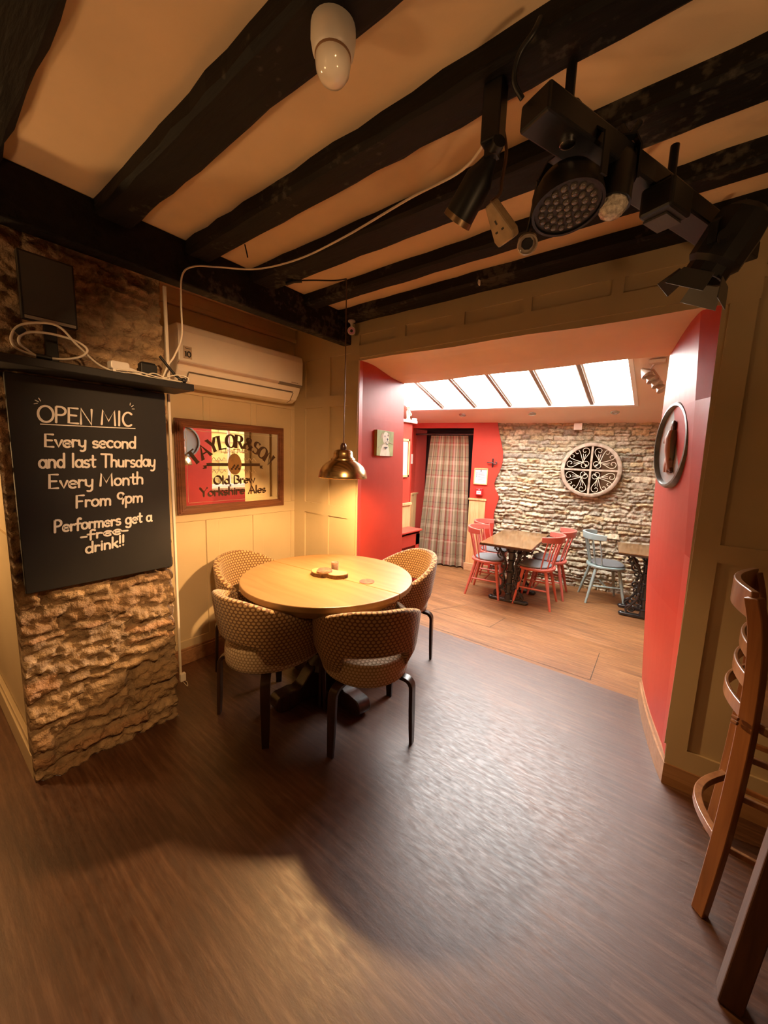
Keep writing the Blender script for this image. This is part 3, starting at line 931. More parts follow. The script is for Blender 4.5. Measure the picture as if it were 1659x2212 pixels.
# the rest of the front room, behind the camera
w = new(CREAM); w.box2((-3.9, -3.4, -0.2), (-3.7, 0.45, ZC + 0.1)); struct(w.build('wall_far_left'))
w = new(CREAM); w.box2((-3.9, -3.4, -0.2), (2.5, -3.2, ZC + 0.1)); struct(w.build('wall_rear'))
w = new(CREAM); w.box2((2.4, -3.4, -0.2), (2.6, YO + 0.1, ZC + 0.1)); struct(w.build('wall_right'))

# ------------------------------------------------------------------ black ceiling timbers
BB = BLACKBEAM


def timber(name, y0, y1, x0, x1, z0, z1, seed, label, jit=0.006):
    r = random.Random(seed); mb = new(BB); nseg = 44; rows = []
    for i in range(nseg + 1):
        x = x0 + (x1 - x0) * i / nseg
        j = lambda a=jit: r.uniform(-a, a)
        rows.append([(x, y0 + j(), z1), (x, y0 + j() * .7, z0 + .010), (x, y0 + .014 + j() * .5, z0 + j(.002)), (x, (y0 + y1) / 2, z0 + j(.003)),
                     (x, y1 - .014 + j() * .5, z0 + j(.002)), (x, y1 + j(), z0 + .010), (x, y1 + j() * .4, z1)])
    m = len(rows[0])
    for i in range(nseg):
        for k in range(m):
            l = (k + 1) % m
            mb.add([rows[i][k], rows[i][l], rows[i + 1][l], rows[i + 1][k]], [(0, 1, 2, 3)])
    mb.add(rows[0], [tuple(range(m))]); mb.add(rows[-1], [tuple(range(m))])
    o = mb.build(name, smooth=50)
    tag(o, label, 'beam', 'black ceiling joists')
    return o


JO = [(-0.04, 0.33, 'broad black ceiling joist in the top left corner, before the widest strip of plaster'),
      (0.617, 0.752, 'black ceiling joist that carries the round white sensor'),
      (0.983, 1.105, 'black ceiling joist just beyond the one carrying the white sensor'),
      (1.333, 1.488, 'third black ceiling joist from the wall over the opening, white cable along it'),
      (1.72, 1.825, 'black ceiling joist second from the panelled wall over the opening'),
      (2.03, 2.168, 'black ceiling joist against the panelled wall above the opening, with a small white hook')]
for i, (a, d, lab) in enumerate(JO):
    timber('ceiling_joist', a, d, -2.03, 2.4, 2.44, 2.505, 40 + i, lab)
mb = new(BB)
mb.box2((-2.095, -3.2, 2.30), (-2.015, 2.165, 2.50))
o = mb.build('main_beam', bevel=0.008)
tag(o, 'deep black main beam running over the chalkboard and the alcove, joists meeting it', 'beam')
for yy in (-0.55, -1.0, -1.5, -2.0, -2.5):
    o = timber('ceiling_joist', yy, yy + 0.13, -2.02, 2.4, 2.44, 2.505, int(200 + yy * 10), 'black ceiling joist behind the broad top left one, outside the photo')

# ------------------------------------------------------------------ back room shell
WO = Vector((-2.394, 5.248, 0)); EW = Vector((0.9796, 0.2008, 0)); NW = Vector((0.2008, -0.9796, 0))


def WP(a, z, n=0.0):
    """point on the back wall: a along it, z up, n out into the room"""
    p = WO + EW * a + NW * n
    return Vector((p.x, p.y, z))


def aw(x):
    return (x + 2.394) / 0.9796


struct(rubble('wall_back', tuple(WP(0.20, DROP - 0.02, -0.046)), tuple(EW), (0, 0, 1), tuple(NW), 3.7, 2.24, 0.0105, (0.032, 0.080), (0.07, 0.28), 0.034,
              [(0.54, 0.47, 0.32), (0.62, 0.54, 0.38), (0.47, 0.41, 0.30), (0.57, 0.46, 0.27), (0.40, 0.36, 0.28), (0.60, 0.54, 0.41)], (0.38, 0.32, 0.21), 5,
              rough=0.012, joint=0.007, base=-0.10, tilt=1.1, wob=1.5))
# plastered red end of the back wall with its wavy edge, doorway cut in it
wavy = [(-2.129, 2.06), (-2.129, 2.02), (-2.112, 1.93), (-2.085, 1.83), (-2.060, 1.735), (-2.036, 1.63), (-2.030, 1.53), (-2.036, 1.46), (-2.06, 1.37),
        (-2.09, 1.29), (-2.118, 1.19), (-2.105, 1.12), (-2.065, 1.04), (-2.045, .985), (-2.055, .92), (-2.085, .80), (-2.095, .70), (-2.085, .61), (-2.09, .40), (-2.10, DROP)]
pw = catmull([(x, z, 0) for x, z in wavy], 4)
poly = [(aw(-2.452), DROP), (aw(-2.452), 1.96), (aw(-3.37), 1.96), (aw(-3.37), 2.06)] + [(aw(p.x), p.y) for p in pw]
w = new(RED)
w.prism(poly, WO + NW * 0.012, EW, (0, 0, 1), -NW * 0.06)
w.box2((-3.62, 4.2, DROP - 0.05), (-3.40, 5.5, 2.1))
# doorway linings (left one seen), dark lobby behind the curtain
dl = WP(aw(-3.375), 0); 
w.prism([(0, DROP), (0, 2.4), (-0.05, 2.4), (-0.05, DROP)], WO + EW * aw(-3.37), EW, (0, 0, 1), -NW * 0.5)
w.prism([(0, DROP), (0, 1.99), (0.06, 1.99), (0.06, DROP)], WO + EW * aw(-2.452) - NW * 0.02, EW, (0, 0, 1), -NW * 0.42)
struct(w.build('wall_back_left', smooth=30))
w = new(BLACK)
w.prism([(-0.05, DROP), (-0.05, 2.2), (1.1, 2.2), (1.1, DROP)], WO + EW * aw(-3.40) - NW * 0.5, EW, (0, 0, 1), -NW * 0.05)
w.prism([(0, 1.96), (0, 2.0), (0.96, 2.0), (0.96, 1.96)], WO + EW * aw(-3.37) - NW * 0.05, EW, (0, 0, 1), -NW * 0.45)
struct(w.build('wall_lobby'))

# low boxed wall on the left of the back room, with a ledge on top
w = new(RED)
w.box2((-3.6, 2.88, DROP - 0.05), (-2.65, 3.95, 1.915))
w.box2((-3.75, 2.88, DROP - 0.05), (-3.58, 4.3, 2.95))
struct(w.build('wall_back_side', bevel=0.01))
b = new(WHITEPAINT); b.box2((-3.58, 2.90, 1.915), (-2.61, 3.99, 1.945)); struct(b.build('trim_1', bevel=0.004))

# pine wainscot pieces
b = new(PINE)
b.prism([(aw(-2.45), DROP + .12), (aw(-2.45), .93), (aw(-2.22), .93), (aw(-2.22), DROP + .12)], WO + NW * 0.012, EW, (0, 0, 1), NW * 0.014)
for k in range(1, 3):
    a = aw(-2.45) + 0.078 * k
    b.prism([(a - .003, DROP + .12), (a - .003, .93), (a + .003, .93), (a + .003, DROP + .12)], WO + NW * 0.026, EW, (0, 0, 1), NW * 0.003)
b.prism([(aw(-2.46), .93), (aw(-2.46), .955), (aw(-2.21), .955), (aw(-2.21), .93)], WO + NW * 0.012, EW, (0, 0, 1), NW * 0.026)
b.box2((-2.652, 2.95, 0.30), (-2.636, 3.95, 0.93)); b.box2((-2.652, 2.95, 0.93), (-2.622, 3.965, 0.958))
b.prism([(0.0, DROP), (0.0, .93), (0.46, .93), (0.46, DROP)], WO + EW * aw(-3.37) + NW * 0.0, -NW, (0, 0, 1), EW * 0.014)
b.prism([(0.0, .93), (0.0, .955), (0.46, .955), (0.46, .93)], WO + EW * aw(-3.37), -NW, (0, 0, 1), EW * 0.024)
for k in range(1, 5):
    b.prism([(0.09 * k - .003, DROP), (0.09 * k - .003, .93), (0.09 * k + .003, .93), (0.09 * k + .003, DROP)], WO + EW * (aw(-3.37) + 0.014), -NW, (0, 0, 1), EW * 0.003)
struct(b.build('trim_2'))
b = new(PINE_X)
b.prism([(aw(-2.47), DROP), (aw(-2.47), DROP + .12), (aw(-2.12), DROP + .12), (aw(-2.12), DROP)], WO + NW * 0.012, EW, (0, 0, 1), NW * 0.022)
struct(b.build('baseboard_back', bevel=0.004))

# sloping ceiling of the back room with the long skylight
P0 = Vector((-2.394, 5.248, 2.03)); ES = Vector((0, -0.9526, 0.3042)); NC = EW.cross(ES).normalized()
if NC.z < 0:
    NC = -NC


def CP(a, bb, n=0.0):
    return P0 + EW * a + ES * bb + NC * n


SA0, SA1, SB0, SB1 = -0.776, 1.92, 0.485, 1.95
A0, A1, B0, B1 = -1.6, 4.4, -0.12, 3.35
c = new(PINKCEIL)
for (a0, a1, b0, b1) in ((A0, A1, B0, SB0), (A0, A1, SB1, B1), (A0, SA0, SB0, SB1), (SA1, A1, SB0, SB1)):
    P = [CP(a, d, n) for n in (0, 0.16) for a, d in ((a0, b0), (a1, b0), (a1, b1), (a0, b1))]
    c.add(P, [(3, 2, 1, 0), (4, 5, 6, 7), (0, 1, 5, 4), (1, 2, 6, 5), (2, 3, 7, 6), (3, 0, 4, 7)])
struct(c.build('ceiling_back'))

s = new(WHITEPAINT)


def cbar(a0, a1, b0, b1, n0, n1, mb=None):
    P = [CP(a, d, n) for n in (n0, n1) for a, d in ((a0, b0), (a1, b0), (a1, b1), (a0, b1))]
    (mb or s).add(P, [(3, 2, 1, 0), (4, 5, 6, 7), (0, 1, 5, 4), (1, 2, 6, 5), (2, 3, 7, 6), (3, 0, 4, 7)])


for a0, a1, b0, b1 in ((SA0 - .03, SA1 + .03, SB0 - .03, SB0 + .012), (SA0 - .03, SA1 + .03, SB1 - .012, SB1 + .03), (SA0 - .03, SA0 + .012, SB0, SB1), (SA1 - .012, SA1 + .03, SB0, SB1)):
    cbar(a0, a1, b0, b1, -0.012, 0.165)
cbar(SA0, SA1, SB0 + .01, SB0 + .05, 0.10, 0.15); cbar(SA0, SA1, SB1 - .05, SB1, 0.10, 0.15)
sky = struct(s.build('window_1', bevel=0.004))
bars = [-0.303, 0.136, 0.579, 1.045, 1.494]
for a in bars:
    g = new(WHITEPAINT); cbar(a - .034, a + .034, SB0, SB1, 0.02, 0.15, g)
    g.use(mat('pale_brown_bar', (0.26, 0.20, 0.165), rough=0.5)); cbar(a - .018, a + .018, SB0, SB1, 0.002, 0.02, g)
    struct(g.build('window_bar', parent=sky))
ed = [SA0] + bars + [SA1]
for a0, a1 in zip(ed[:-1], ed[1:]):
    g = new(PANE); g.add([CP(a0 + .02, SB0 + .03, .13), CP(a1 - .02, SB0 + .03, .13), CP(a1 - .02, SB1 - .03, .13), CP(a0 + .02, SB1 - .03, .13)], [(0, 1, 2, 3)])
    struct(g.build('window_pane', parent=sky))
# drawn-back blind cloth in the right-hand skylight bay
bm_, nt_, pb_ = new_mat('sheer_blind_cloth')
pb_.inputs['Base Color'].default_value = (0.9, 0.88, 0.82, 1); pb_.inputs['Roughness'].default_value = 0.9
_tl = nd(nt_, 'ShaderNodeBsdfTranslucent'); _tl.inputs[0].default_value = (0.95, 0.93, 0.88, 1)
_mx = nd(nt_, 'ShaderNodeMixShader'); _mx.inputs[0].default_value = 0.8
nt_.links.new(pb_.outputs[0], _mx.inputs[1]); nt_.links.new(_tl.outputs[0], _mx.inputs[2]); nt_.links.new(_mx.outputs[0], nt_.nodes['Material Output'].inputs['Surface'])
g = new(bm_)
rows = []; uvs = []
for i in range(25):
    t = i / 24; row = []
    for j in range(13):
        q = j / 12
        a = 1.52 + (0.02 + 0.17 * (1 - q) ** 1.2 + 0.03) * t * (1.0 + 0.6 * (1 - q)) + 0.01
        row.append(CP(a, SB0 + .10 + (SB1 - SB0 - .14) * q, 0.045 + 0.012 * math.sin(t * 26 + q * 2)))
    rows.append(row)
g.grid(rows)
tag(g.build('skylight_blind', smooth=60), 'thin pale blind cloth gathered in the right-hand bay of the skylight', 'blind')

# sky portal in the skylight
pd = bpy.data.lights.new('skylight_portal', 'AREA'); pd.shape = 'RECTANGLE'
pd.size = (SA1 - SA0) * 0.98; pd.size_y = (SB1 - SB0) * 0.99
pd.cycles.is_portal = True
po = bpy.data.objects.new('skylight_portal', pd); COL.objects.link(po)
zax = NC; xax = EW; yax = zax.cross(xax)
po.matrix_world = Matrix((( xax.x, yax.x, zax.x, 0), (xax.y, yax.y, zax.y, 0), (xax.z, yax.z, zax.z, 0), (0, 0, 0, 1)))
po.matrix_world = Matrix.Translation(CP((SA0 + SA1) / 2, (SB0 + SB1) / 2, 0.17)) @ po.matrix_world

# right side of the back room: red wall with a deep window looking on a bright outside wall
XR = 1.20
w = new(RED)
WY0, WY1, WZ0, WZ1 = 3.60, 4.75, 0.85, 1.95
w.box2((XR, 2.88, -0.3), (XR + 0.3, WY0, 3.3)); w.box2((XR, WY1, -0.3), (XR + 0.3, 6.4, 3.3))
w.box2((XR, WY0, -0.3), (XR + 0.3, WY1, WZ0)); w.box2((XR, WY0, WZ1), (XR + 0.3, WY1, 3.3))
struct(w.build('wall_back_right'))
w = new(WHITEPAINT)
yc = (WY0 + WY1) / 2
for a, d in (((XR + .2, WY0, WZ0), (XR + .25, WY0 + .05, WZ1)), ((XR + .2, WY1 - .05, WZ0), (XR + .25, WY1, WZ1)), ((XR + .2, WY0, WZ0), (XR + .25, WY1, WZ0 + .05)),
             ((XR + .2, WY0, WZ1 - .05), (XR + .25, WY1, WZ1)), ((XR + .2, yc - .015, WZ0), (XR + .25, yc + .015, WZ1))):
    w.box2(a, d)
wf = struct(w.build('window_2'))
g = new(PANE); g.add([(XR + .22, WY0, WZ0), (XR + .22, WY1, WZ0), (XR + .22, WY1, WZ1), (XR + .22, WY0, WZ1)], [(0, 1, 2, 3)])
struct(g.build('window_pane', parent=wf))
g = new(PINE_X); g.box2((XR - 0.06, WY0 - .05, WZ0 - .03), (XR + 0.2, WY1 + .05, WZ0 + .006)); struct(g.build('window_sill', parent=wf, bevel=0.005))
yard = mat('yellow_green_yard_wall', (0.42, 0.46, 0.13), rough=0.9, var=0.12, scale=5)
w = new(yard); w.box2((2.3, 2.2, -0.3), (2.4, 6.5, 2.4))
w.use(mat('yard_wall_joint', (0.22, 0.22, 0.12)))
for k in range(14):
    w.box2((2.292, 2.2, -0.2 + k * 0.19), (2.305, 6.5, -0.19 + k * 0.19))
    for q in range(9):
        y = 2.4 + q * 0.47 + (0.23 if k % 2 else 0); w.box2((2.292, y, -0.2 + k * .19), (2.305, y + .008, -0.2 + k * .19 + .19))
struct(w.build('wall_yard'))

# ================================================================== FRONT ROOM THINGS
def rrect(w, h, r, n=5):
    out = []
    for cx, cy, a in ((w / 2 - r, h / 2 - r, 0), (-w / 2 + r, h / 2 - r, 90), (-w / 2 + r, -h / 2 + r, 180), (w / 2 - r, -h / 2 + r, 270)):
        out += arc(cx, cy, r, r, a, a + 90, n)
    return out


# ---- chalkboard
XB = -2.090
t = thing('chalkboard', 'black chalkboard reading OPEN MIC on the stone pier under the shelf', 'chalkboard', (XB, 0.597, 0.89))
mb = new(BOARD)
mb.box2((-0.012, -0.290, 0.0), (0.006, 0.288, 0.885))
mb.build('board', parent=t, bevel=0.003)
mb = new(CHALK)
fn = lambda y, z: (0.0062, y - 0.597, z - 0.89)


def chalk(txt, a, b, h, w=0.0062, slant=0.06, jit=0.03, seed=1):
    w *= 1.6
    for st in text_strokes(txt, a[0], b[0], h, slant, jit, b[1] - a[1], seed):
        ribbon(mb, [(x, y + a[1]) for x, y in st], fn, w, 40, w * 0.82, (0.0012, 0, 0))
        for e in (st[0], st[-1]):
            x, y = e[0], e[1] + a[1]
            P = [fn(x + w * .43 * math.cos(k * math.pi / 4), y + w * .43 * math.sin(k * math.pi / 4)) for k in range(8)]
            mb.prism([(p[1], p[2]) for p in P], (0.0062, 0, 0), (0, 1, 0), (0, 0, 1), (0.0010, 0, 0))


def line(*a, **k):
    global mb
    mb = new(CHALK); chalk(*a, **k)
    mb.build('chalk_lettering', parent=t)


line('OPEN MIC', (0.392, 1.597), (0.735, 1.604), 0.064, w=0.0060, seed=3)
line('Every second', (0.406, 1.497), (0.745, 1.503), 0.052, seed=4)
line('and last Thursday', (0.382, 1.409), (0.825, 1.417), 0.057, seed=5)
line('Every Month', (0.407, 1.323), (0.768, 1.332), 0.056, seed=6)
line('From 9pm', (0.493, 1.236), (0.762, 1.246), 0.054, seed=7)
line('Performers get a', (0.413, 1.137), (0.797, 1.145), 0.050, seed=8)
line('-free-', (0.500, 1.090), (0.690, 1.100), 0.040, seed=9)
line('drink!!', (0.515, 1.027), (0.672, 1.040), 0.050, seed=10)
mb = new(CHALK)
ribbon(mb, [(0.400, 1.586), (0.57, 1.590), (0.745, 1.595)], fn, 0.0045, 40, 0.004, (0.0012, 0, 0))
for a, d in (((0.386, 1.664), (0.398, 1.668)), ((0.390, 1.680), (0.402, 1.673)), ((0.402, 1.690), (0.408, 1.677)),
             ((0.728, 1.700), (0.730, 1.712)), ((0.733, 1.694), (0.743, 1.703)), ((0.735, 1.685), (0.746, 1.686))):
    ribbon(mb, [a, d], fn, 0.003, 40, 0.0026, (0.0012, 0, 0))
mb.build('chalk_flourish', parent=t)

# ---- shelf over it and what lies there
ZS = 1.818
mb = new(BLACK); mb.box2((-2.135, 0.27, 1.786), (-1.925, 0.955, ZS))
o = mb.build('wall_shelf', bevel=0.003)
tag(o, 'thin black shelf over the chalkboard, cluttered with white cables', 'shelf')
t = thing('monitor', 'small dark screen standing at the left of the shelf above the chalkboard', 'screen', (-2.045, 0.45, ZS))
mb = new(BLACKMETAL); mb.box2((-0.02, -0.07, 0), (0.03, 0.07, 0.012)); mb.box2((-0.018, -0.02, 0.01), (0, 0.02, 0.20)); mb.build('stand', parent=t, bevel=0.003)
mb = new(BLACK); mb.box2((-0.012, -0.085, 0.155), (0.018, 0.085, 0.40)); mb.build('case', parent=t, bevel=0.004)
mb = new(mat('dark_grey_screen', (0.045, 0.045, 0.05), rough=0.35)); mb.box2((0.017, -0.078, 0.172), (0.020, 0.078, 0.392)); mb.build('panel', parent=t)
mb = new(mat('silver_strip', (0.30, 0.29, 0.27), rough=0.4)); mb.box2((0.017, -0.078, 0.158), (0.022, 0.078, 0.169)); mb.build('lower_trim', parent=t)
t = thing('cable_coil', 'loose coil of white cable on the left end of the shelf', 'cable')
loop = [(-2.0, 0.72, ZS + .004), (-1.99, 0.60, ZS + .02), (-1.97, 0.515, 1.90), (-1.965, 0.46, 1.955), (-1.97, 0.40, 1.955), (-1.98, 0.345, 1.93), (-1.985, 0.322, 1.885), (-1.985, 0.335, 1.85), (-1.975, 0.39, 1.834),
        (-1.965, 0.46, 1.836), (-1.965, 0.52, 1.858), (-1.968, 0.545, 1.890), (-1.972, 0.515, 1.915), (-1.975, 0.45, 1.925), (-1.98, 0.385, 1.920), (-1.985, 0.350, 1.90), (-1.985, 0.343, 1.87), (-1.98, 0.372, 1.843), (-1.99, 0.40, 1.826), (-2.04, 0.40, ZS + .005)]
mb = new(CABLE); mb.tube(catmull(loop, 8), 0.0045, 8); mb.build('lead', parent=t, smooth=60)
mb = new(BLACK); mb.cyl((-1.984, 0.338, 1.905), (-1.975, 0.358, 1.925), 0.010, 10); mb.build('tie', parent=t, smooth=50)
mb = new(BLACK); mb.cyl((-1.972, 0.385, 1.834), (-1.968, 0.43, 1.832), 0.009, 10); mb.build('tie', parent=t, smooth=50)
t = thing('power_adapter', 'white plug-in power block among the wires on the black shelf', 'power adapter', (-2.0, 0.655, ZS), R(8))
mb = new(WHITE); mb.prism(rrect(0.075, 0.034, 0.009), (0.0, 0, 0.034), (0, 1, 0.04), (0, 0, 1), (0.035, 0, 0)); mb.build('block', parent=t, bevel=0.004)
mb = new(WHITE); mb.box2((0.0, -0.03, 0.0), (0.035, 0.03, 0.018)); mb.build('base', parent=t, bevel=0.003)
mb = new(WHITE); mb.cyl((0.017, 0.036, 0.030), (0.020, 0.072, 0.022), 0.009, 10); mb.cyl((0.02, 0.072, 0.022), (0.022, 0.088, 0.006), 0.012, 10); mb.build('plug', parent=t, smooth=50)
mb = new(CABLE)
for i, pts in enumerate(([(-1.985, 0.62, ZS + .004), (-1.965, 0.70, ZS + .01), (-1.955, 0.80, ZS + .004), (-1.945, 0.90, ZS + .004)],
                         [(-1.96, 0.64, ZS + .012), (-1.95, 0.72, ZS + .018), (-1.95, 0.82, ZS + .008), (-1.94, 0.925, ZS + .006)],
                         [(-2.03, 0.60, ZS + .004), (-2.0, 0.74, ZS + .006), (-1.99, 0.80, ZS + .03), (-1.975, 0.86, ZS + .012), (-1.95, 0.91, ZS + .006)],
                         [(-1.985, 0.83, ZS + .006), (-1.97, 0.86, ZS + .025), (-1.955, 0.895, ZS + .036), (-1.94, 0.93, ZS + .03), (-1.935, 0.935, ZS + .010)])):
    mb.tube(catmull(pts, 8), 0.0032, 6)
tag(mb.build('cable_tangle', smooth=60), 'tangle of thin white wires along the front edge of the black shelf', 'cable')
t = thing('gooseneck_microphone', 'black stick with a knobbed end leaning on the right end of the shelf', 'microphone')
mb = new(BLACK); mb.tube([(-2.0, 0.835, ZS + .115), (-1.965, 0.885, ZS + .035), (-1.95, 0.90, ZS + .02)], 0.006, 8); mb.build('stem', parent=t, smooth=50)
mb = new(BLACK); mb.sphere((-1.945, 0.915, ZS + .013), 0.013, 12, 8); mb.cyl((-1.955, 0.895, ZS + .020), (-1.945, 0.915, ZS + .013), 0.008, 10); mb.build('knob', parent=t, smooth=50)
mb = new(BLACK); mb.box2((-2.06, 0.76, ZS), (-2.02, 0.83, ZS + .075)); mb.box2((-2.055, 0.765, ZS + .075), (-2.025, 0.825, ZS + .082))
tag(mb.build('black_box', bevel=0.004), 'small black box standing at the back of the shelf near its right end', 'box')

# ---- air conditioner
t = thing('air_conditioner', 'white wall-mounted air conditioning unit above the pub mirror', 'air conditioner', (XA, 1.60, 1.905))
prof = [(0.0, 0.0), (0.085, 0.0), (0.130, 0.022), (0.168, 0.075), (0.178, 0.105), (0.196, 0.125), (0.200, 0.30), (0.192, 0.333), (0.175, 0.348), (0.0, 0.350)]
mb = new(WHITE); mb.prism(prof, (0, -0.470, 0), (1, 0, 0), (0, 0, 1), (0, 0.940, 0)); mb.build('body', parent=t, bevel=0.010, bseg=3)
mb = new(WHITE); mb.prism([(0.18, 0.118), (0.201, 0.130), (0.206, 0.298), (0.197, 0.336), (0.183, 0.345)], (0, -0.472, 0), (1, 0, 0), (0, 0, 1), (0, 0.944, 0)); mb.build('front_panel', parent=t, bevel=0.005)
mb = new(mat('pale_pink_strip', (0.62, 0.50, 0.46), rough=0.3)); mb.prism([(0.175, 0.106), (0.202, 0.121), (0.202, 0.128), (0.175, 0.115)], (0, -0.470, 0), (1, 0, 0), (0, 0, 1), (0, 0.72, 0)); mb.build('accent_strip', parent=t)
mb = new(mat('grey_strip', (0.20, 0.18, 0.16), rough=0.4)); mb.prism([(0.175, 0.106), (0.203, 0.121), (0.203, 0.129), (0.175, 0.115)], (0, 0.25, 0), (1, 0, 0), (0, 0, 1), (0, 0.22, 0)); mb.build('grey_strip', parent=t)
mb = new(WHITE); mb.prism([(0.090, 0.004), (0.128, 0.018), (0.166, 0.070), (0.171, 0.066), (0.134, 0.012), (0.094, -0.002)], (0, -0.40, 0), (1, 0, 0), (0, 0, 1), (0, 0.80, 0)); mb.build('louvre', parent=t, bevel=0.001)
mb = new(mat('grey_gap', (0.12, 0.10, 0.08))); mb.prism([(0.162, 0.070), (0.168, 0.078), (0.172, 0.078), (0.166, 0.069)], (0, -0.402, 0), (1, 0, 0), (0, 0, 1), (0, 0.804, 0))
for yy in (-0.405, 0.401):
    mb.prism([(0.090, 0.004), (0.128, 0.018), (0.166, 0.070), (0.1725, 0.066), (0.1355, 0.011), (0.094, -0.003)], (0, yy, 0), (1, 0, 0), (0, 0, 1), (0, 0.004, 0))
mb.build('louvre_gap', parent=t)
mb = new(mat('beige_sticker', (0.52, 0.42, 0.32), rough=0.5)); mb.box2((0.2035, -0.445, 0.145), (0.2070, -0.395, 0.215)); st = mb.build('sticker', parent=t)
mb = new(BLACK)
for s_ in text_strokes('10', -0.440, -0.400, 0.030):
    ribbon(mb, [(x, y + 0.155) for x, y in s_], lambda y, z: (0.2071, y, z), 0.008, 20, 0.007, (0.0004, 0, 0))
ribbon(mb, [(-0.437, 0.203), (-0.403, 0.203)], lambda y, z: (0.2071, y, z), 0.003, 90, 0.003, (0.0004, 0, 0))
mb.build('lettering', parent=st)
mb = new(mat('grey_print', (0.25, 0.2, 0.16)))
for k in range(6):
    mb.box2((0.2060, 0.36 + k * 0.011, 0.137), (0.2068, 0.368 + k * 0.011, 0.142))
mb.build('maker_mark', parent=t)

# ---- framed pub mirror
t = thing('pub_mirror', 'brown framed pub mirror lettered TAYLOR & SON on the cream panelled wall', 'mirror', (XA + 0.004, 1.600, 1.387), R(1.3))
MY0, MY1, MZ0, MZ1 = -0.436, 0.434, -0.314, 0.320
fw = 0.055
mb = new(MIRRORFRAME)
for (y0, z0, y1, z1, dy, dz) in ((MY0, MZ0, MY1, MZ0, 0, 1), (MY0, MZ1, MY1, MZ1, 0, -1)):
    for (a, d, x1) in ((0, fw, 0.020), (0.008, fw - 0.012, 0.028), (0.020, fw - 0.026, 0.033)):
        P = [(0, y0 + a, z0 + dz * a), (0, y1 - a, z1 + dz * a), (0, y1 - d, z1 + dz * d), (0, y0 + d, z0 + dz * d)]
        mb.add(P + [(x1, p[1], p[2]) for p in P], [(0, 1, 2, 3), (4, 5, 6, 7), (0, 1, 5, 4), (1, 2, 6, 5), (2, 3, 7, 6), (3, 0, 4, 7)])
for (y0, dy) in ((MY0, 1), (MY1, -1)):
    for (a, d, x1) in ((0, fw, 0.020), (0.008, fw - 0.012, 0.028), (0.020, fw - 0.026, 0.033)):
        P = [(0, y0 + dy * a, MZ0 + a), (0, y0 + dy * a, MZ1 - a), (0, y0 + dy * d, MZ1 - d), (0, y0 + dy * d, MZ0 + d)]
        mb.add(P + [(x1, p[1], p[2]) for p in P], [(0, 1, 2, 3), (4, 5, 6, 7), (0, 1, 5, 4), (1, 2, 6, 5), (2, 3, 7, 6), (3, 0, 4, 7)])
mb.build('frame', parent=t, bevel=0.002)
mb = new(MIRROR); mb.box2((0.002, MY0 + .03, MZ0 + .03), (0.012, MY1 - .03, MZ1 - .03)); gl = mb.build('glass', parent=t)
XM = 0.0122
Sm = 0.951


def mm(y, z):   # mirror lettering coordinates
    return (y * Sm - 1.600, (z - 1.5) * Sm + 1.5 - 1.387)


fm = lambda y, z: (XM, y, z)
mb = new(ETCH)


def glyph(ch, cy, cz, h, wd, ang, nib, tmin, serif=True, pen=0):
    adv, sts = GL[ch]
    ca, sa = math.cos(R(ang)), math.sin(R(ang))

    def tr(p):
        x = (p[0] - adv / 2 + .02) * wd; y = (p[1] - .5) * h
        return (cy + x * ca - y * sa, cz + x * sa + y * ca)
    for s_ in sts:
        P = [tr(p) for p in s_]
        # rotate the nib with the glyph
        ribbon(mb, P, fm, nib, ang + pen, tmin, (0.0006, 0, 0))
    if serif:
        for s_ in sts:
            for e, q in ((s_[0], s_[1]), (s_[-1], s_[-2])):
                if e[1] in (0, 1) and abs(q[1] - e[1]) > .1 and abs(q[0] - e[0]) < .6:
                    ribbon(mb, [tr((e[0] - .15, e[1])), tr((e[0] + .15, e[1]))], fm, 0.002, ang + 90, 0.008, (0.0006, 0, 0))
        if ch in 'TEL':
            pass


LET = [('T', 1.346, 1.452, 38), ('A', 1.423, 1.498, 30), ('Y', 1.493, 1.545, 22), ('L', 1.567, 1.568, 10), ('O', 1.638, 1.582, 3), ('R', 1.712, 1.581, -4),
       ('&', 1.797, 1.566, -14), ('S', 1.868, 1.540, -26), ('O', 1.928, 1.503, -34), ('N', 1.990, 1.456, -42)]
for ch, y, z, a in LET:
    cy, cz = mm(y, z)
    glyph(ch, cy, cz, 0.090, 0.088 if ch not in 'TL' else 0.098, a, 0.025, 0.009)
# banner with tails
cy, cz = mm(1.670, 1.404)
for s0, s1 in ((1.442, 1.614), (1.728, 1.899)):
    a = mm(s0, 1.404); d = mm(s1, 1.404)
    mb.prism([(a[0], -0.011), (d[0], -0.011), (d[0], 0.011), (a[0], 0.011)], (XM, 0, cz), (0, 1, 0), (0, 0, 1), (0.0006, 0, 0))
for y0, sg in ((1.442, -1), (1.899, 1)):
    a = mm(y0, 1.39)
    mb.prism([(0, 0.008), (sg * 0.030, 0.006), (sg * 0.018, -0.004), (sg * 0.030, -0.018), (0, -0.014)], (XM, a[0], a[1]), (0, 1, 0), (0, 0, 1), (0.0006, 0, 0))


def nibtext(txt, a, b, h, nib, ang, tmin, seed=2):
    for s_ in text_strokes(txt, a[0], b[0], h, 0.0, 0.0, b[1] - a[1], seed):
        P = [(x, y + a[1]) for x, y in s_]
        ribbon(mb, P, fm, nib, ang, tmin, (0.0006, 0, 0))
        for e in (P[0], P[-1]):
            mb.prism([(0.006, 0), (0, 0.0075), (-0.006, 0), (0, -0.0075)], (XM, e[0], e[1]), (0, 1, 0), (0, 0, 1), (0.0005, 0, 0))


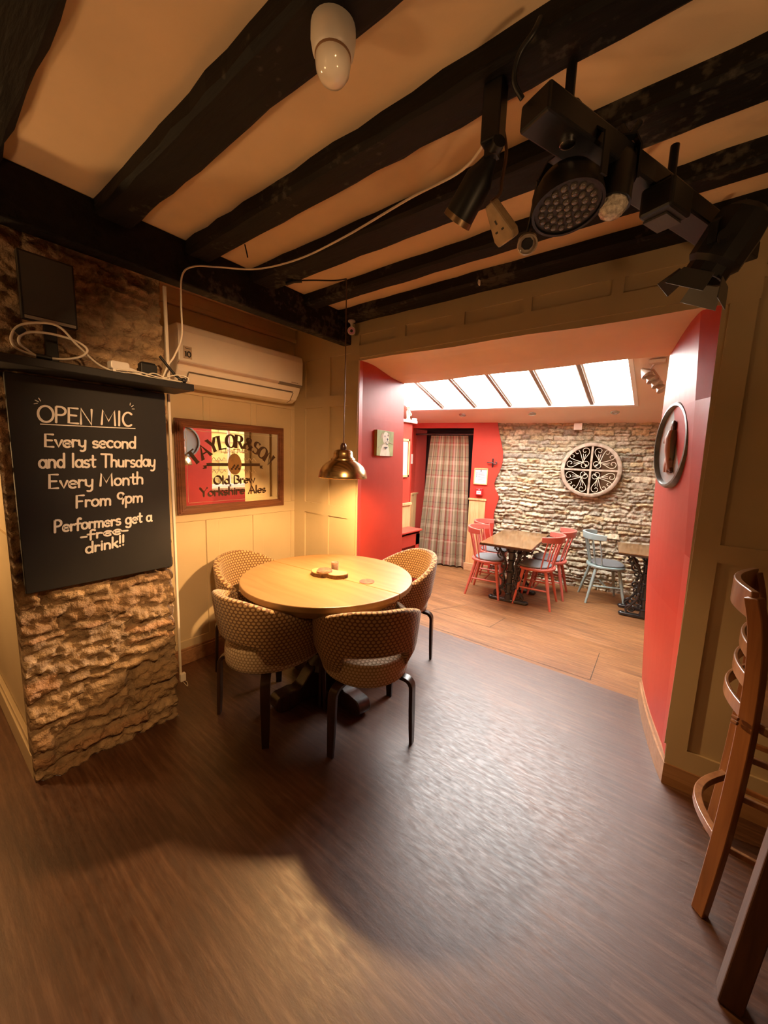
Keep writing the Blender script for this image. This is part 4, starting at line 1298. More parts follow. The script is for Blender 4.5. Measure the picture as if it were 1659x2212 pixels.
nibtext('Old Brew', mm(1.493, 1.257), mm(1.852, 1.259), 0.058, 0.0165, 42, 0.004)
nibtext('Yorkshire Ales', mm(1.383, 1.171), mm(1.955, 1.174), 0.058, 0.0165, 42, 0.004)
mb.build('lettering', parent=gl)
mb = new(GOLDLET)
ov = [(0.055 * math.cos(k * math.pi / 16), 0.078 * math.sin(k * math.pi / 16)) for k in range(32)]
o_ = mm(1.670, 1.408); mb.prism(ov, (XM + .0004, o_[0], o_[1]), (0, 1, 0), (0, 0, 1), (0.0008, 0, 0)); ovo = mb.build('oval_emblem', parent=gl)
mb = new(ETCH)
for k in range(7):
    y = o_[0] - 0.03 + 0.010 * k; z = o_[1] - 0.045 + 0.012 * (k % 3)
    mb.prism([(0, 0), (0.014, 0.006), (0.010, 0.020), (-0.003, 0.014)], (XM + .0012, y, z), (0, 1, 0), (0, 0, 1), (0.0004, 0, 0))
mb.build('emblem_drawing', parent=ovo)
mb = new(PALELET)
nibtext('LIMITED', mm(1.554, 1.492), mm(1.790, 1.500), 0.024, 0.004, 40, 0.0025)
for sg in (-1, 1):
    for k, (dz) in enumerate((0.035, -0.055)):
        pts = [(o_[0] + sg * (0.075 + 0.11 * q / 16), o_[1] + dz + 0.012 * math.sin(q * 1.1)) for q in range(17)]
        ribbon(mb, pts, fm, 0.003, 40, 0.002, (0.0005, 0, 0))
for (y0, z0, y1, z1) in ((MY0 + .075, MZ0 + .075, MY1 - .075, MZ0 + .075), (MY0 + .075, MZ1 - .072, MY1 - .075, MZ1 - .072), (MY0 + .072, MZ0 + .08, MY0 + .072, MZ1 - .08), (MY1 - .072, MZ0 + .08, MY1 - .072, MZ1 - .08)):
    ribbon(mb, [(y0, z0), (y1, z1)], fm, 0.0018, 45, 0.0016, (0.0005, 0, 0))
mb.build('etched_border', parent=gl)

# ---- round table
TC = (-1.679, 1.634)
TR = 0.522
t = thing('round_table', 'round light oak extending table with four tub chairs drawn up', 'table', (TC[0], TC[1], 0))
RS = R(4)   # direction of the leaf joint
mb = new(OAK)
for sg in (1, -1):
    half = [(TR * math.cos(a), TR * math.sin(a)) for a in [math.pi * k / 40 for k in range(41)]]
    half = [(x, y * sg + sg * 0.0012) for x, y in half]
    M = Matrix.Rotation(RS, 3, 'Z')
    pts = [M @ Vector((x, y, 0)) for x, y in half]
    mb.prism([(p.x, p.y) for p in pts], (0, 0, 0.726), (1, 0, 0), (0, 1, 0), (0, 0, 0.034))
mb.build('table_top', parent=t, bevel=0.006, bseg=3)
mb = new(OAK); mb.lathe([(0.30, 0.655), (0.40, 0.657), (0.455, 0.672), (0.468, 0.700), (0.468, 0.727), (0.30, 0.727)], 56); mb.build('apron', parent=t, smooth=40)
mb = new(DARKWOOD); mb.lathe([(0.12, 0.16), (0.135, 0.18), (0.125, 0.22), (0.075, 0.27), (0.068, 0.33), (0.09, 0.40), (0.105, 0.47), (0.085, 0.53), (0.065, 0.57), (0.10, 0.60), (0.16, 0.63), (0.20, 0.656)], 28); mb.build('pedestal', parent=t, smooth=40)
for k, a in enumerate((-9, 81, 171, 261)):
    mb = new(DARKWOOD)
    M = Matrix.Rotation(R(a), 3, 'Z')
    prof = [(0.05, 0.02), (0.05, 0.24), (0.10, 0.235), (0.16, 0.175), (0.20, 0.125), (0.235, 0.105), (0.275, 0.112), (0.31, 0.108)] + arc(0.335, 0.058, 0.048, 0.050, 75, -95, 9) + [(0.30, 0.0), (0.24, 0.018), (0.15, 0.02)]
    mb.prism(prof, M @ Vector((0, -0.045, 0)), M @ Vector((1, 0, 0)), (0, 0, 1), M @ Vector((0, 0.09, 0)))
    mb.build('foot', parent=t, bevel=0.006, smooth=40)

# things on the table
ZT = 0.760
t = thing('wood_slice_board', 'small waisted slice of log used as a tray in the middle of the round table', 'tray', (-1.672, 1.632, ZT), R(20))
sl = []
for k in range(40):
    a = 2 * math.pi * k / 40
    r_ = 0.098 + 0.018 * math.cos(2 * a) - 0.020 * math.exp(-((a - 1.35) / .45) ** 2) + 0.004 * math.sin(5 * a) - 0.022 * math.exp(-((a - 4.9) / .4) ** 2)
    sl.append((r_ * math.cos(a) * 1.05, r_ * math.sin(a) * 0.80))
mb = new(wood('log_slice_face', (0.40, 0.22, 0.09), (0.60, 0.37, 0.17), rough=0.4, axis=0, scale=3)); mb.prism([(x * .97, y * .97) for x, y in sl], (0, 0, 0.022), (1, 0, 0), (0, 1, 0), (0, 0, 0.0035)); mb.build('cut_face', parent=t)
mb = new(mat('log_bark', (0.09, 0.042, 0.018), rough=0.8, col2=(0.30, 0.17, 0.07), scale=40, bump=0.4)); mb.prism(sl, (0, 0, 0.0), (1, 0, 0), (0, 1, 0), (0, 0, 0.0225)); mb.build('bark', parent=t)
MATRED = mat('beer_mat_red_yellow', (0.30, 0.018, 0.022), rough=0.7, col2=(0.44, 0.13, 0.05), scale=45)
MATEDGE = mat('beer_mat_edge', (0.70, 0.60, 0.48), rough=0.8)
for k, (dx, dy) in enumerate(((0, 0), (0.007, 0.003), (-0.006, 0.006), (0.004, -0.007), (0.0, 0.003))):
    mb = new(MATEDGE); mb.lathe([(0.045, 0), (0.045, 0.0022)], 28); mb.use(MATRED); mb.lathe([(0.0445, 0.0022), (0.0445, 0.0026)], 28)
    o = mb.build('beer_mat', loc=(-1.672 - 0.022 + dx, 1.632 - 0.020 + dy, ZT + 0.0255 + 0.0028 * k), smooth=40)
    nm = ['bottom', 'second from bottom', 'middle', 'second from top', 'top'][k]
    tag(o, 'round red and yellow beer mat, %s of the stack on the wood slice' % nm, 'beer mat', 'beer mats stacked on the wood slice')
mb = new(MATEDGE); mb.lathe([(0.046, 0), (0.046, 0.0018)], 32); mb.use(MATRED); mb.lathe([(0.0455, 0.0018), (0.0455, 0.0024)], 32)
tag(mb.build('beer_mat', loc=(-1.425, 1.705, ZT + 0.0005), smooth=40), 'single round pink and yellow beer mat lying flat on the bare tabletop', 'beer mat')
t = thing('tealight_glass', 'small frosted glass tealight tumbler behind the beer mats on the wood slice', 'candle holder', (-1.712, 1.722, ZT + .0255 - 0.0255))
mb = new(mat('frosted_grey_glass', (0.34, 0.24, 0.20), rough=0.25, col2=(0.62, 0.50, 0.42), scale=30)); mb.lathe([(0.020, 0.0), (0.022, 0.004), (0.024, 0.062), (0.0225, 0.062), (0.020, 0.012), (0.001, 0.010)], 24); mb.build('tumbler', parent=t, smooth=50)
mb = new(mat('candle_wax', (0.8, 0.72, 0.6), rough=0.5)); mb.lathe([(0.018, 0.011), (0.018, 0.022), (0.001, 0.022)], 20); mb.build('candle', parent=t, smooth=50)


# ---- tub chairs
def tub_chair(label, loc, rz):
    t = thing('tub_chair', label, 'chair', loc, rz, 'honeycomb fabric tub chairs around the round table')
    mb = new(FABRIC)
    rad = 0.242; yb = -0.010; arm = 0.235
    path = []
    ns = 12
    for i in range(ns):
        path.append((Vector((rad + 0.006, arm + (yb - arm) * i / ns)), Vector((1, 0))))
    na = 40
    for i in range(na + 1):
        a = -math.pi * i / na
        path.append((Vector((rad * math.cos(a), yb + rad * math.sin(a) * 0.98)), Vector((math.cos(a), math.sin(a)))))
    for i in range(1, ns + 1):
        path.append((Vector((-rad - 0.006, yb + (arm - yb) * i / ns)), Vector((-1, 0))))
    n = len(path); L = 0; rows = []; uvs = []
    th = 0.044
    for i, (p, nn) in enumerate(path):
        if i:
            L += (p - path[i - 1][0]).length
        q = abs(i / (n - 1) - .5) * 2           # 0 at back centre, 1 at arm front
        top = 0.785 - 0.165 * smooth01((q - 0.08) / 0.80) - 0.012 * q
        ang = (q * (n - 1) / 2) / (na / 2) * 90   # degrees from back centre
        bot = 0.375 + 0.025 * smooth01((q - .5) / .5)
        hole = 1 - smooth01((ang - 38) / 9)
        bot = bot + (0.520 - bot) * hole + 0.02 * hole * (1 - (ang / 47) ** 2 if ang < 47 else 0)
        lean = lambda z: 0.055 * max(0, (z - 0.42) / 0.36) * (1 - 0.55 * q) - 0.035 * max(0, (0.50 - z) / .12)
        row = []; uv = []
        per = 0; prev = None
        sec = []
        K = 9
        for k in range(K + 1):
            z = bot + 0.012 + (top - 0.016 - bot - 0.012) * k / K; sec.append((th / 2 + 0.004 * math.sin(math.pi * k / K), z))
        for k in range(1, 6):
            a = math.pi * k / 6; sec.append((math.cos(a) * th / 2, top - 0.016 + math.sin(a) * 0.018))
        for k in range(K + 1):
            z = top - 0.016 - (top - 0.016 - bot - 0.012) * k / K; sec.append((-th / 2, z))
        for k in range(1, 4):
            a = math.pi + math.pi * k / 4; sec.append((math.cos(a) * th / 2, bot + 0.012 + math.sin(a) * 0.014))
        sec.append(sec[0])
        for off, z in sec:
            sq = 1.0 if q < 0.93 else 1 - 0.35 * ((q - 0.93) / 0.07)
            d = lean(z) + off * sq
            P = Vector((p.x + nn.x * d, p.y + nn.y * d, z))
            if prev is not None:
                per += (P - prev).length
            prev = P
            row.append(P); uv.append((L * 1.05, z + (0.012 if off < 0 else 0)))
        rows.append(row); uvs.append(uv)
    mb.grid(rows, uvs)
    for row, uv in ((rows[0], uvs[0]), (rows[-1], uvs[-1])):
        cpt = sum(row[:-1], Vector()) / (len(row) - 1)
        dy = 0.010
        m = len(row) - 1
        cap = [Vector((p.x, p.y + 0.0, p.z)) for p in row[:-1]]
        inner = [cpt + (p - cpt) * .7 + Vector((0, dy, 0)) for p in cap]
        mb.add(cap + inner, [(k, (k + 1) % m, m + (k + 1) % m, m + k) for k in range(m)] + [tuple(range(m, 2 * m))], [(p.x, p.z) for p in cap + inner])
    mb.build('back_shell', parent=t, smooth=60)
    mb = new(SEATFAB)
    prof = [(0.80, 0.366), (0.93, 0.368), (0.985, 0.380), (1.0, 0.405), (1.0, 0.450), (0.985, 0.474), (0.94, 0.489), (0.85, 0.497), (0.5, 0.503), (0.02, 0.505)]
    m = 56
    for part in (prof[:7], prof[6:]):
        rows = []; uvs = []
        for sc, z in part:
            row = []; uv = []
            for k in range(m + 1):
                a = 2 * math.pi * k / m - math.pi / 2 + math.pi
                ca, sa = math.cos(a), math.sin(a)
                ex = 0.75 if sa > 0 else 1.0
                x = 0.238 * sc * math.copysign(abs(ca) ** ex, ca); y = 0.01 + (0.258 if sa > 0 else 0.278) * sc * math.copysign(abs(sa) ** ex, sa)
                row.append(Vector((x, y, z))); uv.append((0.27 * 2 * math.pi * k / m, z * 1.2) if part[0][0] < .9 else (x, y))
            rows.append(row); uvs.append(uv)
        mb.grid(rows, uvs)
    mb.add([Vector((0.19 * math.cos(2 * math.pi * k / m), 0.01 + 0.20 * math.sin(2 * math.pi * k / m), 0.367)) for k in range(m)], [tuple(range(m))], [(0, 0)] * m)
    mb.build('seat', parent=t, smooth=60)
    for sx in (1, -1):
        for sy in (1, -1):
            mb = new(DARKWOOD)
            ex, ey = 0.208 * sx, (0.200 if sy > 0 else -0.208)
            d = Vector((sx * 0.75, sy * 0.66, 0)).normalized()
            pts = [Vector((ex, ey, 0.362)) - d * 0.13, Vector((ex, ey, 0.364)) - d * 0.07]
            for k in range(7):
                a = R(90 - 90 * k / 6); pts.append(Vector((ex, ey, 0.314)) - d * 0.045 + d * 0.045 * math.cos(a) + Vector((0, 0, 0.046 * math.sin(a))))
            pts += [Vector((ex, ey, 0.20)) + d * 0.003, Vector((ex, ey, 0.10)) + d * 0.006, Vector((ex, ey, 0.0)) + d * 0.010]
            ws = [0.05] * (len(pts) - 3) + [0.048, 0.042, 0.036]
            mb.sweep(pts, Vector((-d.y, d.x, 0)), ws, [0.020] * (len(pts) - 1) + [0.017])
            mb.build('leg', parent=t, bevel=0.003, smooth=30)
    return t


ta = tub_chair('patterned tub chair nearest the camera, its back and seat slot facing us', (-1.285, 1.54, 0), R(143.4 - 90))
dup(ta, (-1.757, 1.278, 0), R(91 - 90), 'patterned tub chair front left of the round table, nearest the chalkboard')
dup(ta, (-2.245, 1.540, 0), R(15 - 90), 'patterned tub chair against the panelled wall below the pub mirror')
dup(ta, (-1.645, 2.300, 0), R(246 - 90), 'patterned tub chair on the opening side of the table, its dotted inside facing us')

# ---- pendant lamp
PX, PY, PZ = -1.600, 1.664, 1.370
t = thing('pendant_lamp', 'brushed brass dome pendant hanging low over the round table', 'lamp', (PX, PY, PZ))
mb = new(BRASS)
outer = [(0.142, 0.0), (0.144, 0.004), (0.141, 0.016), (0.140, 0.022), (0.134, 0.045), (0.120, 0.068), (0.099, 0.087), (0.077, 0.100), (0.071, 0.104), (0.071, 0.112), (0.062, 0.120), (0.057, 0.124), (0.056, 0.145), (0.050, 0.158), (0.036, 0.165), (0.013, 0.168)]
mb.lathe(outer, 48, cap=False); shade = mb.build('shade', parent=t, smooth=50, fix=False)
md = shade.modifiers.new('wall', 'SOLIDIFY'); md.thickness = 0.002; md.offset = 0
mb = new(mat('dark_bakelite', (0.05, 0.018, 0.010), rough=0.3)); mb.lathe([(0.016, 0.165), (0.018, 0.170), (0.018, 0.190), (0.012, 0.202), (0.005, 0.206)], 20); mb.build('cap', parent=t, smooth=50)
mb = new(BROWNFLEX)
zt = 2.47 - PZ
mb.tube(catmull([(0, 0, 0.20), (0.002, 0.0, 0.5), (0.004, -0.002, 0.8), (0.004, -0.004, zt)], 6), 0.0032, 8); mb.build('flex', parent=t, smooth=60)
mb = new(BLACKMETAL); mb.tube(catmull([(0.004, -0.004, zt), (-0.05, -0.05, zt - .012), (-0.13, -0.13, zt - .02), (-0.19, -0.19, zt - 0.03), (-0.21, -0.21, zt - 0.035)], 6), 0.0038, 8); mb.build('hook_wire', parent=t, smooth=60)
mb = new(emit_mat('warm_bulb', (1.0, 0.56, 0.22), BULB)); mb.sphere((0, 0, 0.042), 0.026, 16, 10); mb.build('bulb', parent=t, smooth=60)
mb = new(WHITE); mb.cyl((0, 0, 0.065), (0, 0, 0.15), 0.016, 14); mb.build('lamp_holder', parent=t, smooth=40)
mb = new(BLACKMETAL); mb.tube([(-1.835, 1.435, 2.42), (-1.80, 1.46, 2.435), (-1.77, 1.49, 2.441)], 0.010, 8)
tag(mb.build('cable_cleat', smooth=60), 'stubby black cleat on the beams where the pendant wire begins', 'cleat')

# ---- white sensor on the first joist
t = thing('ceiling_sensor', 'rounded white two-part ceiling sensor on a black joist at the top of the picture', 'sensor', (-0.728, 0.700, 2.448))
M = Matrix.Rotation(R(33), 4, 'X') @ Matrix.Rotation(R(-25), 4, 'Y')
mb = new(WHITE); mb.lathe([(0.046, 0.02), (0.050, -0.01), (0.050, -0.035), (0.046, -0.055), (0.040, -0.064), (0.001, -0.064)], 32); mb.build('body', parent=t, smooth=60)
mb = new(mat('sensor_seam', (0.30, 0.17, 0.09))); mb.lathe([(0.041, -0.060), (0.041, -0.067), (0.001, -0.067)], 32); mb.build('seam', parent=t, smooth=40)
mb = new(mat('white_lens', (0.85, 0.80, 0.72), rough=0.12, coat=0.5)); mb.lathe([(0.039, -0.064), (0.040, -0.075), (0.037, -0.092), (0.028, -0.106), (0.014, -0.113), (0.001, -0.115)], 32); mb.build('dome', parent=t, smooth=60)

# ---- security camera in the corner
t = thing('security_camera', 'small white bullet camera with a pinkish lens ring at the beam end', 'security camera', (-1.962, 2.10, 2.437))
mb = new(WHITE); mb.lathe([(0.026, 0.006), (0.026, -0.004), (0.016, -0.010), (0.009, -0.022), (0.009, -0.040), (0.001, -0.040)], 24); mb.build('bracket', parent=t, smooth=40)
d = Vector((0.66, -0.70, -0.28)).normalized()
Q = Vector((0, 0, 1)).rotation_difference(d).to_matrix().to_4x4()
Mc = Matrix.Translation((-0.004, 0.004, -0.062)) @ Q
mb = new(WHITE); mb.lathe([(0.020, -0.03), (0.027, -0.022), (0.028, 0.03), (0.0275, 0.036), (0.023, 0.037), (0.023, 0.030), (0.001, 0.030)], 28, Mc); mb.build('housing', parent=t, smooth=40)
mb = new(mat('pink_lens_ring', (0.70, 0.38, 0.62), rough=0.3)); mb.lathe([(0.023, 0.031), (0.022, 0.034), (0.010, 0.033), (0.010, 0.030)], 28, Mc); mb.build('infrared_ring', parent=t, smooth=40)
mb = new(BLACK); mb.lathe([(0.010, 0.030), (0.010, 0.036), (0.001, 0.038)], 20, Mc); mb.build('lens', parent=t, smooth=40)

# ---- hooks and nail
mb = new(WHITE); mb.tube(catmull([(-0.967, 2.005, 2.441), (-0.967, 2.0, 2.424), (-0.957, 1.995, 2.409), (-0.955, 1.99, 2.430)], 6), 0.0035, 7)
tag(mb.build('cup_hook', smooth=60), 'little white cup hook screwed under the joist above the opening', 'hook')
mb = new(BLACKMETAL); mb.tube([(-1.71, 1.104, 2.445), (-1.705, 1.112, 2.405), (-1.704, 1.114, 2.392)], 0.003, 6)
tag(mb.build('bent_nail', smooth=60), 'thin black nail sticking down from the joist over the alcove corner', 'nail')

# ---- pale cable slung under the ceiling
mb = new(CABLE)
mb.tube(catmull([(-0.50, 1.06, 2.36), (-0.66, 1.20, 2.405), (-0.90, 1.245, 2.425), (-1.266, 1.300, 2.432), (-1.59, 1.315, 2.434), (-1.85, 1.26, 2.434), (-1.985, 1.12, 2.425), (-2.003, 1.01, 2.39), (-2.005, 0.955, 2.33),
                 (-2.005, 0.945, 2.20), (-2.0, 0.94, 2.05), (-1.995, 0.90, 1.95), (-1.99, 0.865, 1.895), (-1.985, 0.835, 1.83)], 8), 0.0042, 8)
tag(mb.build('ceiling_cable', smooth=60), 'long pale cable slung along the black beams and dropping to the shelf', 'cable')

# ---- cable conduit down the pier corner
t = thing('cable_conduit', 'narrow white conduit down the right-hand corner of the stone pier', 'conduit', (-2.100, 0.912, 0))
mb = new(CABLE); mb.box2((-0.012, -0.006, 0.26), (0.0, 0.006, 1.78)); mb.build('channel', parent=t, bevel=0.002)
mb = new(CABLE); mb.box2((-0.014, -0.004, 1.83), (0.0, 0.010, 2.29)); mb.build('upper_channel', parent=t, bevel=0.002)
mb = new(WHITE); mb.box2((-0.008, -0.008, 0.215), (0.014, 0.022, 0.262)); mb.build('junction', parent=t, bevel=0.004)
mb = new(CABLE); mb.tube(catmull([(0.005, 0.005, 0.216), (0.008, 0.018, 0.19), (0.008, 0.03, 0.175), (0.006, 0.028, 0.20), (0.004, 0.012, 0.214)], 6), 0.002, 6); mb.build('loop', parent=t, smooth=60)


# ---- stage lighting bar hung under the joists
t = thing('lighting_bar', 'black stage lighting bar hung across the joists on the right', 'lighting bar')
a = Vector((-0.365, 0.985, 2.305)); b_ = Vector((0.085, 2.02, 2.285))
u = (b_ - a).normalized(); sd = u.cross(Vector((0, 0, 1))).normalized()
mb = new(BLACKMETAL); mb.sweep([a, a + (b_ - a) * .5, b_], sd, 0.085, 0.060); mb.build('beam', parent=t, bevel=0.006)
for k, q in enumerate((0.10, 0.52, 0.93)):
    c_ = a + (b_ - a) * q
    mb = new(BLACKMETAL); mb.cyl(c_ + Vector((0, 0, .02)), Vector((c_.x, c_.y, 2.445)), 0.012, 10); mb.cyl(c_ + Vector((0, 0, .03)), c_ + Vector((0, 0, .045)), 0.03, 12)
    mb.build('hanger', parent=t, smooth=40)
mb = new(BLACKMETAL); mb.tube(catmull([a + Vector((-.03, .0, .03)), a + Vector((-.045, -.02, .06)), a + Vector((-.03, -.035, .095)), a + Vector((.0, -.04, .115)), a + Vector((.012, -.035, .14))], 6), 0.006, 8); mb.build('safety_hook', parent=t, smooth=60)
mb = new(CHROME); c_ = a + u * 0.115 - Vector((0, 0, .032)) + sd * 0.005; mb.lathe([(0.018, 0.003), (0.018, -0.004), (0.010, -0.008), (0.001, -0.008)], 18, Matrix.Translation(c_)); mb.build('bolt', parent=t, smooth=40)
mb = new(BLACKMETAL)
c_ = a + u * .36 + Vector((0, 0, .03)); mb.tube([c_, c_ + Vector((0, 0, .05)), c_ + Vector((-.02, .0, .085))], 0.009, 8); mb.tube([c_ + Vector((0, 0, .05)), c_ + Vector((.022, .01, .085))], 0.008, 8); mb.build('wing_nut', parent=t, smooth=50)


def yoke(mb, c_, d, w, h):
    """u-shaped bracket above a lamp head"""
    s_ = Vector((d[0], d[1], 0)).normalized()
    mb.sweep([c_ - s_ * w, c_ - s_ * w + Vector((0, 0, h * .75)), c_ - s_ * w * .7 + Vector((0, 0, h)), c_ + s_ * w * .7 + Vector((0, 0, h)), c_ + s_ * w + Vector((0, 0, h * .75)), c_ + s_ * w], Vector((-s_.y, s_.x, 0)), 0.022, 0.005)


# LED par can
cd = Vector((-0.322, 1.161, 2.170)); ax = Vector((0.184, -0.166, -0.969)).normalized()
t = thing('led_par_light', 'round flat black stage light with a grid of small lenses on the bar', 'stage light', cd)
Q = Vector((0, 0, 1)).rotation_difference(ax).to_matrix().to_4x4()
mb = new(BLACKMETAL); mb.lathe([(0.040, -0.085), (0.066, -0.072), (0.085, -0.038), (0.088, 0.0), (0.088, 0.011), (0.081, 0.011), (0.081, 0.002), (0.001, 0.002)], 40, Q); mb.build('housing', parent=t, smooth=40)
mb = new(BLACKMETAL); yoke(mb, Vector((0, 0, 0.02)), (0.9, -0.4), 0.096, 0.12); mb.build('yoke', parent=t)
LEDM = mat('led_lens', (0.10, 0.085, 0.08), rough=0.2, var=0.3, scale=30, coat=0.4)
mb = new(mat('led_plate', (0.030, 0.026, 0.025), rough=0.5)); mb.lathe([(0.080, 0.003), (0.080, 0.005), (0.001, 0.005)], 36, Q); plate = mb.build('lens_plate', parent=t, smooth=40)
pts = [(0, 0)]
for ringn, rr_ in ((6, .021), (12, .042), (18, .063)):
    pts += [(rr_ * math.cos(2 * math.pi * k / ringn), rr_ * math.sin(2 * math.pi * k / ringn)) for k in range(ringn)]
for x, y in pts:
    mb = new(LEDM); mb.lathe([(0.0088, 0.005), (0.0083, 0.009), (0.0052, 0.0112), (0.001, 0.0104)], 10, Q @ Matrix.Translation((x, y, 0))); mb.build('led', parent=plate, smooth=60)

# black spot with a red gel, on its own drop arm
t = thing('red_spotlight', 'black can spotlight with a red lens hanging from a joist on a drop arm', 'spotlight', (-0.485, 1.035, 2.44))
mb = new(BLACKMETAL); mb.box2((-0.026, -0.022, -0.135), (0.024, 0.022, 0.0)); mb.build('drop_arm', parent=t, bevel=0.004)
mb = new(BLACKMETAL); mb.cyl((-0.020, 0.02, -0.155), (0.026, -0.018, -0.145), 0.017, 16); mb.box2((-0.016, -0.014, -0.165), (0.015, 0.014, -0.12)); mb.build('knuckle', parent=t, smooth=40)
p0 = Vector((-0.022, 0.012, -0.172)); p1 = Vector((-0.112, 0.035, -0.262)); ax = (p1 - p0).normalized()
Q = Matrix.Translation(p0) @ Vector((0, 0, 1)).rotation_difference(ax).to_matrix().to_4x4(); Lh = (p1 - p0).length
mb = new(BLACKMETAL); mb.lathe([(0.016, -0.025), (0.026, 0.0), (0.038, 0.025), (0.0415, Lh - .01), (0.0415, Lh), (0.036, Lh), (0.036, Lh - .02), (0.001, Lh - .02)], 28, Q); mb.build('can', parent=t, smooth=40)
mb = new(mat('brass_rim', (0.30, 0.20, 0.11), rough=0.35, metal=0.8)); mb.lathe([(0.0420, Lh - .014), (0.043, Lh + .001), (0.036, Lh + .001), (0.036, Lh - .014)], 28, Q, cap=False); mb.build('rim', parent=t, smooth=40)
mb = new(mat('red_gel', (0.55, 0.05, 0.03), rough=0.12, coat=0.6)); mb.lathe([(0.036, Lh - .012), (0.022, Lh - .006), (0.001, Lh - .005)], 24, Q); mb.build('lens', parent=t, smooth=60)

# trailing socket on a lead
t = thing('trailing_socket', 'pale wedge-shaped trailing socket dangling on a lead below the spotlight', 'socket', (-0.478, 1.105, 2.15))
mb = new(mat('dirty_cream_plastic', (0.36, 0.25, 0.14), rough=0.5, var=0.2, scale=30))
wedge = [(-0.014, 0.058), (0.014, 0.058), (0.036, -0.030), (0.030, -0.048), (-0.030, -0.048), (-0.036, -0.030)]
Ms = Matrix.Rotation(R(-28), 3, 'Z')
ux = Ms @ Vector((1, 0, 0)); nn = (Ms @ Vector((0, -0.75, -0.66))).normalized(); uy = nn.cross(ux) * -1
if uy.z < 0:
    uy = -uy
mb.prism(wedge, -nn * 0.014, ux, uy, nn * 0.028); mb.build('body', parent=t, bevel=0.005)
mb = new(BLACK)
for x, y, w_, h_ in ((0, 0.010, .006, .011), (-0.012, -0.012, .009, .005), (0.012, -0.012, .009, .005)):
    mb.prism([(x - w_ / 2, y - h_ / 2), (x + w_ / 2, y - h_ / 2), (x + w_ / 2, y + h_ / 2), (x - w_ / 2, y + h_ / 2)], nn * 0.0135, ux, uy, nn * 0.001)
mb.build('pin_holes', parent=t)
mb = new(BROWNFLEX); top = uy * 0.058
mb.tube(catmull([top, Vector((-0.006, -0.006, 0.075)), Vector((-0.006, 0.0, 0.11)), Vector((0.004, -0.006, 0.165)), Vector((-0.010, 0.006, 0.225)), Vector((-0.030, 0.010, 0.29))], 8), 0.0045, 8); mb.build('lead', parent=t, smooth=60)
# round clear plug on two black wires
t = thing('clear_socket', 'round clear plastic plug hanging by black wires from the lighting bar', 'plug', (-0.447, 1.235, 2.150))
CLEARP = mat('smoky_clear_plastic', (0.34, 0.28, 0.22), rough=0.15, col2=(0.50, 0.42, 0.34), scale=40, coat=0.5)
Q = Vector((0, 0, 1)).rotation_difference(Vector((0.25, -0.6, -0.75)).normalized()).to_matrix().to_4x4()
mb = new(CLEARP); mb.lathe([(0.016, -0.030), (0.020, -0.010), (0.029, 0.004), (0.029, 0.018), (0.025, 0.020), (0.024, 0.010), (0.001, 0.009)], 24, Q); mb.build('shell', parent=t, smooth=50)
mb = new(BLACK); mb.lathe([(0.017, 0.0095), (0.016, 0.014), (0.001, 0.014)], 8, Q); mb.build('insert', parent=t, smooth=30)
for sx in (-1, 1):
    mb = new(BLACK); mb.tube(catmull([(0.008 * sx, 0.008, 0.020), (0.020 + .012 * sx, -0.01, 0.06), (0.060 + .012 * sx, -0.09, 0.10)], 6), 0.004, 7); mb.build('wire', parent=t, smooth=60)

# small par lamp with a faceted glass front
t = thing('glass_spotlight', 'small black spotlight with a sparkling cut-glass front on the bar', 'spotlight', (-0.228, 1.232, 2.175))
Q = Vector((0, 0, 1)).rotation_difference(Vector((-0.05, -0.22, -1)).normalized()).to_matrix().to_4x4()
mb = new(BLACKMETAL); mb.lathe([(0.028, -0.13), (0.036, -0.11), (0.040, -0.02), (0.042, 0.0), (0.036, 0.0), (0.036, -0.012), (0.001, -0.012)], 26, Q); mb.build('can', parent=t, smooth=40)
GL_ = mat('cut_glass', (0.30, 0.26, 0.22), rough=0.08, col2=(0.75, 0.70, 0.62), scale=90, coat=1.0, bump=0.6, bscale=120)
mb = new(GL_); mb.lathe([(0.036, -0.008), (0.037, 0.004), (0.028, 0.022), (0.014, 0.032), (0.001, 0.035)], 12, Q); mb.build('lens', parent=t)
mb = new(mat('paper_tag', (0.60, 0.50, 0.36), rough=0.6)); mb.prism([(-.014, -.012), (.014, -.012), (.014, .012), (-.014, .012)], Q @ Vector((-0.035, -0.022, -0.125)), Vector((0.8, -0.5, 0)).normalized(), Vector((0, 0, 1)), Vector((-0.3, -0.5, 0)) * .005); mb.build('paper_label', parent=t)
mb = new(BLACKMETAL); yoke(mb, Q @ Vector((0, 0, -0.06)), (0.9, 0.4), 0.045, 0.105); mb.build('yoke', parent=t)

# boxy effect light behind and the large moving light at the wall end
t = thing('effect_light', 'boxy black effect light fixed to the middle of the lighting bar', 'stage light', (-0.125, 1.400, 2.225))
Mr = Matrix.Rotation(R(-22), 3, 'Z')
mb = new(BLACKMETAL); mb.box((0, 0, 0), (0.085, 0.11, 0.075), Mr); mb.build('case', parent=t, bevel=0.008)
mb = new(mat('dark_grey_plate', (0.045, 0.04, 0.038), rough=0.45)); mb.box(Mr @ Vector((-0.01, 0.01, -0.040)), (0.06, 0.08, 0.006), Mr); mb.build('base_plate', parent=t)
mb = new(BLACKMETAL); mb.box(Mr @ Vector((0, 0, 0.045)), (0.03, 0.04, 0.03), Mr); mb.build('clamp', parent=t)
t = thing('theatre_spotlight', 'big black theatre spotlight at the far end of the bar by the wall', 'stage light', (0.012, 1.650, 2.165))
ax = Vector((-0.45, 0.05, -0.85)).normalized()
Q = Vector((0, 0, 1)).rotation_difference(ax).to_matrix().to_4x4()
mb = new(BLACKMETAL)
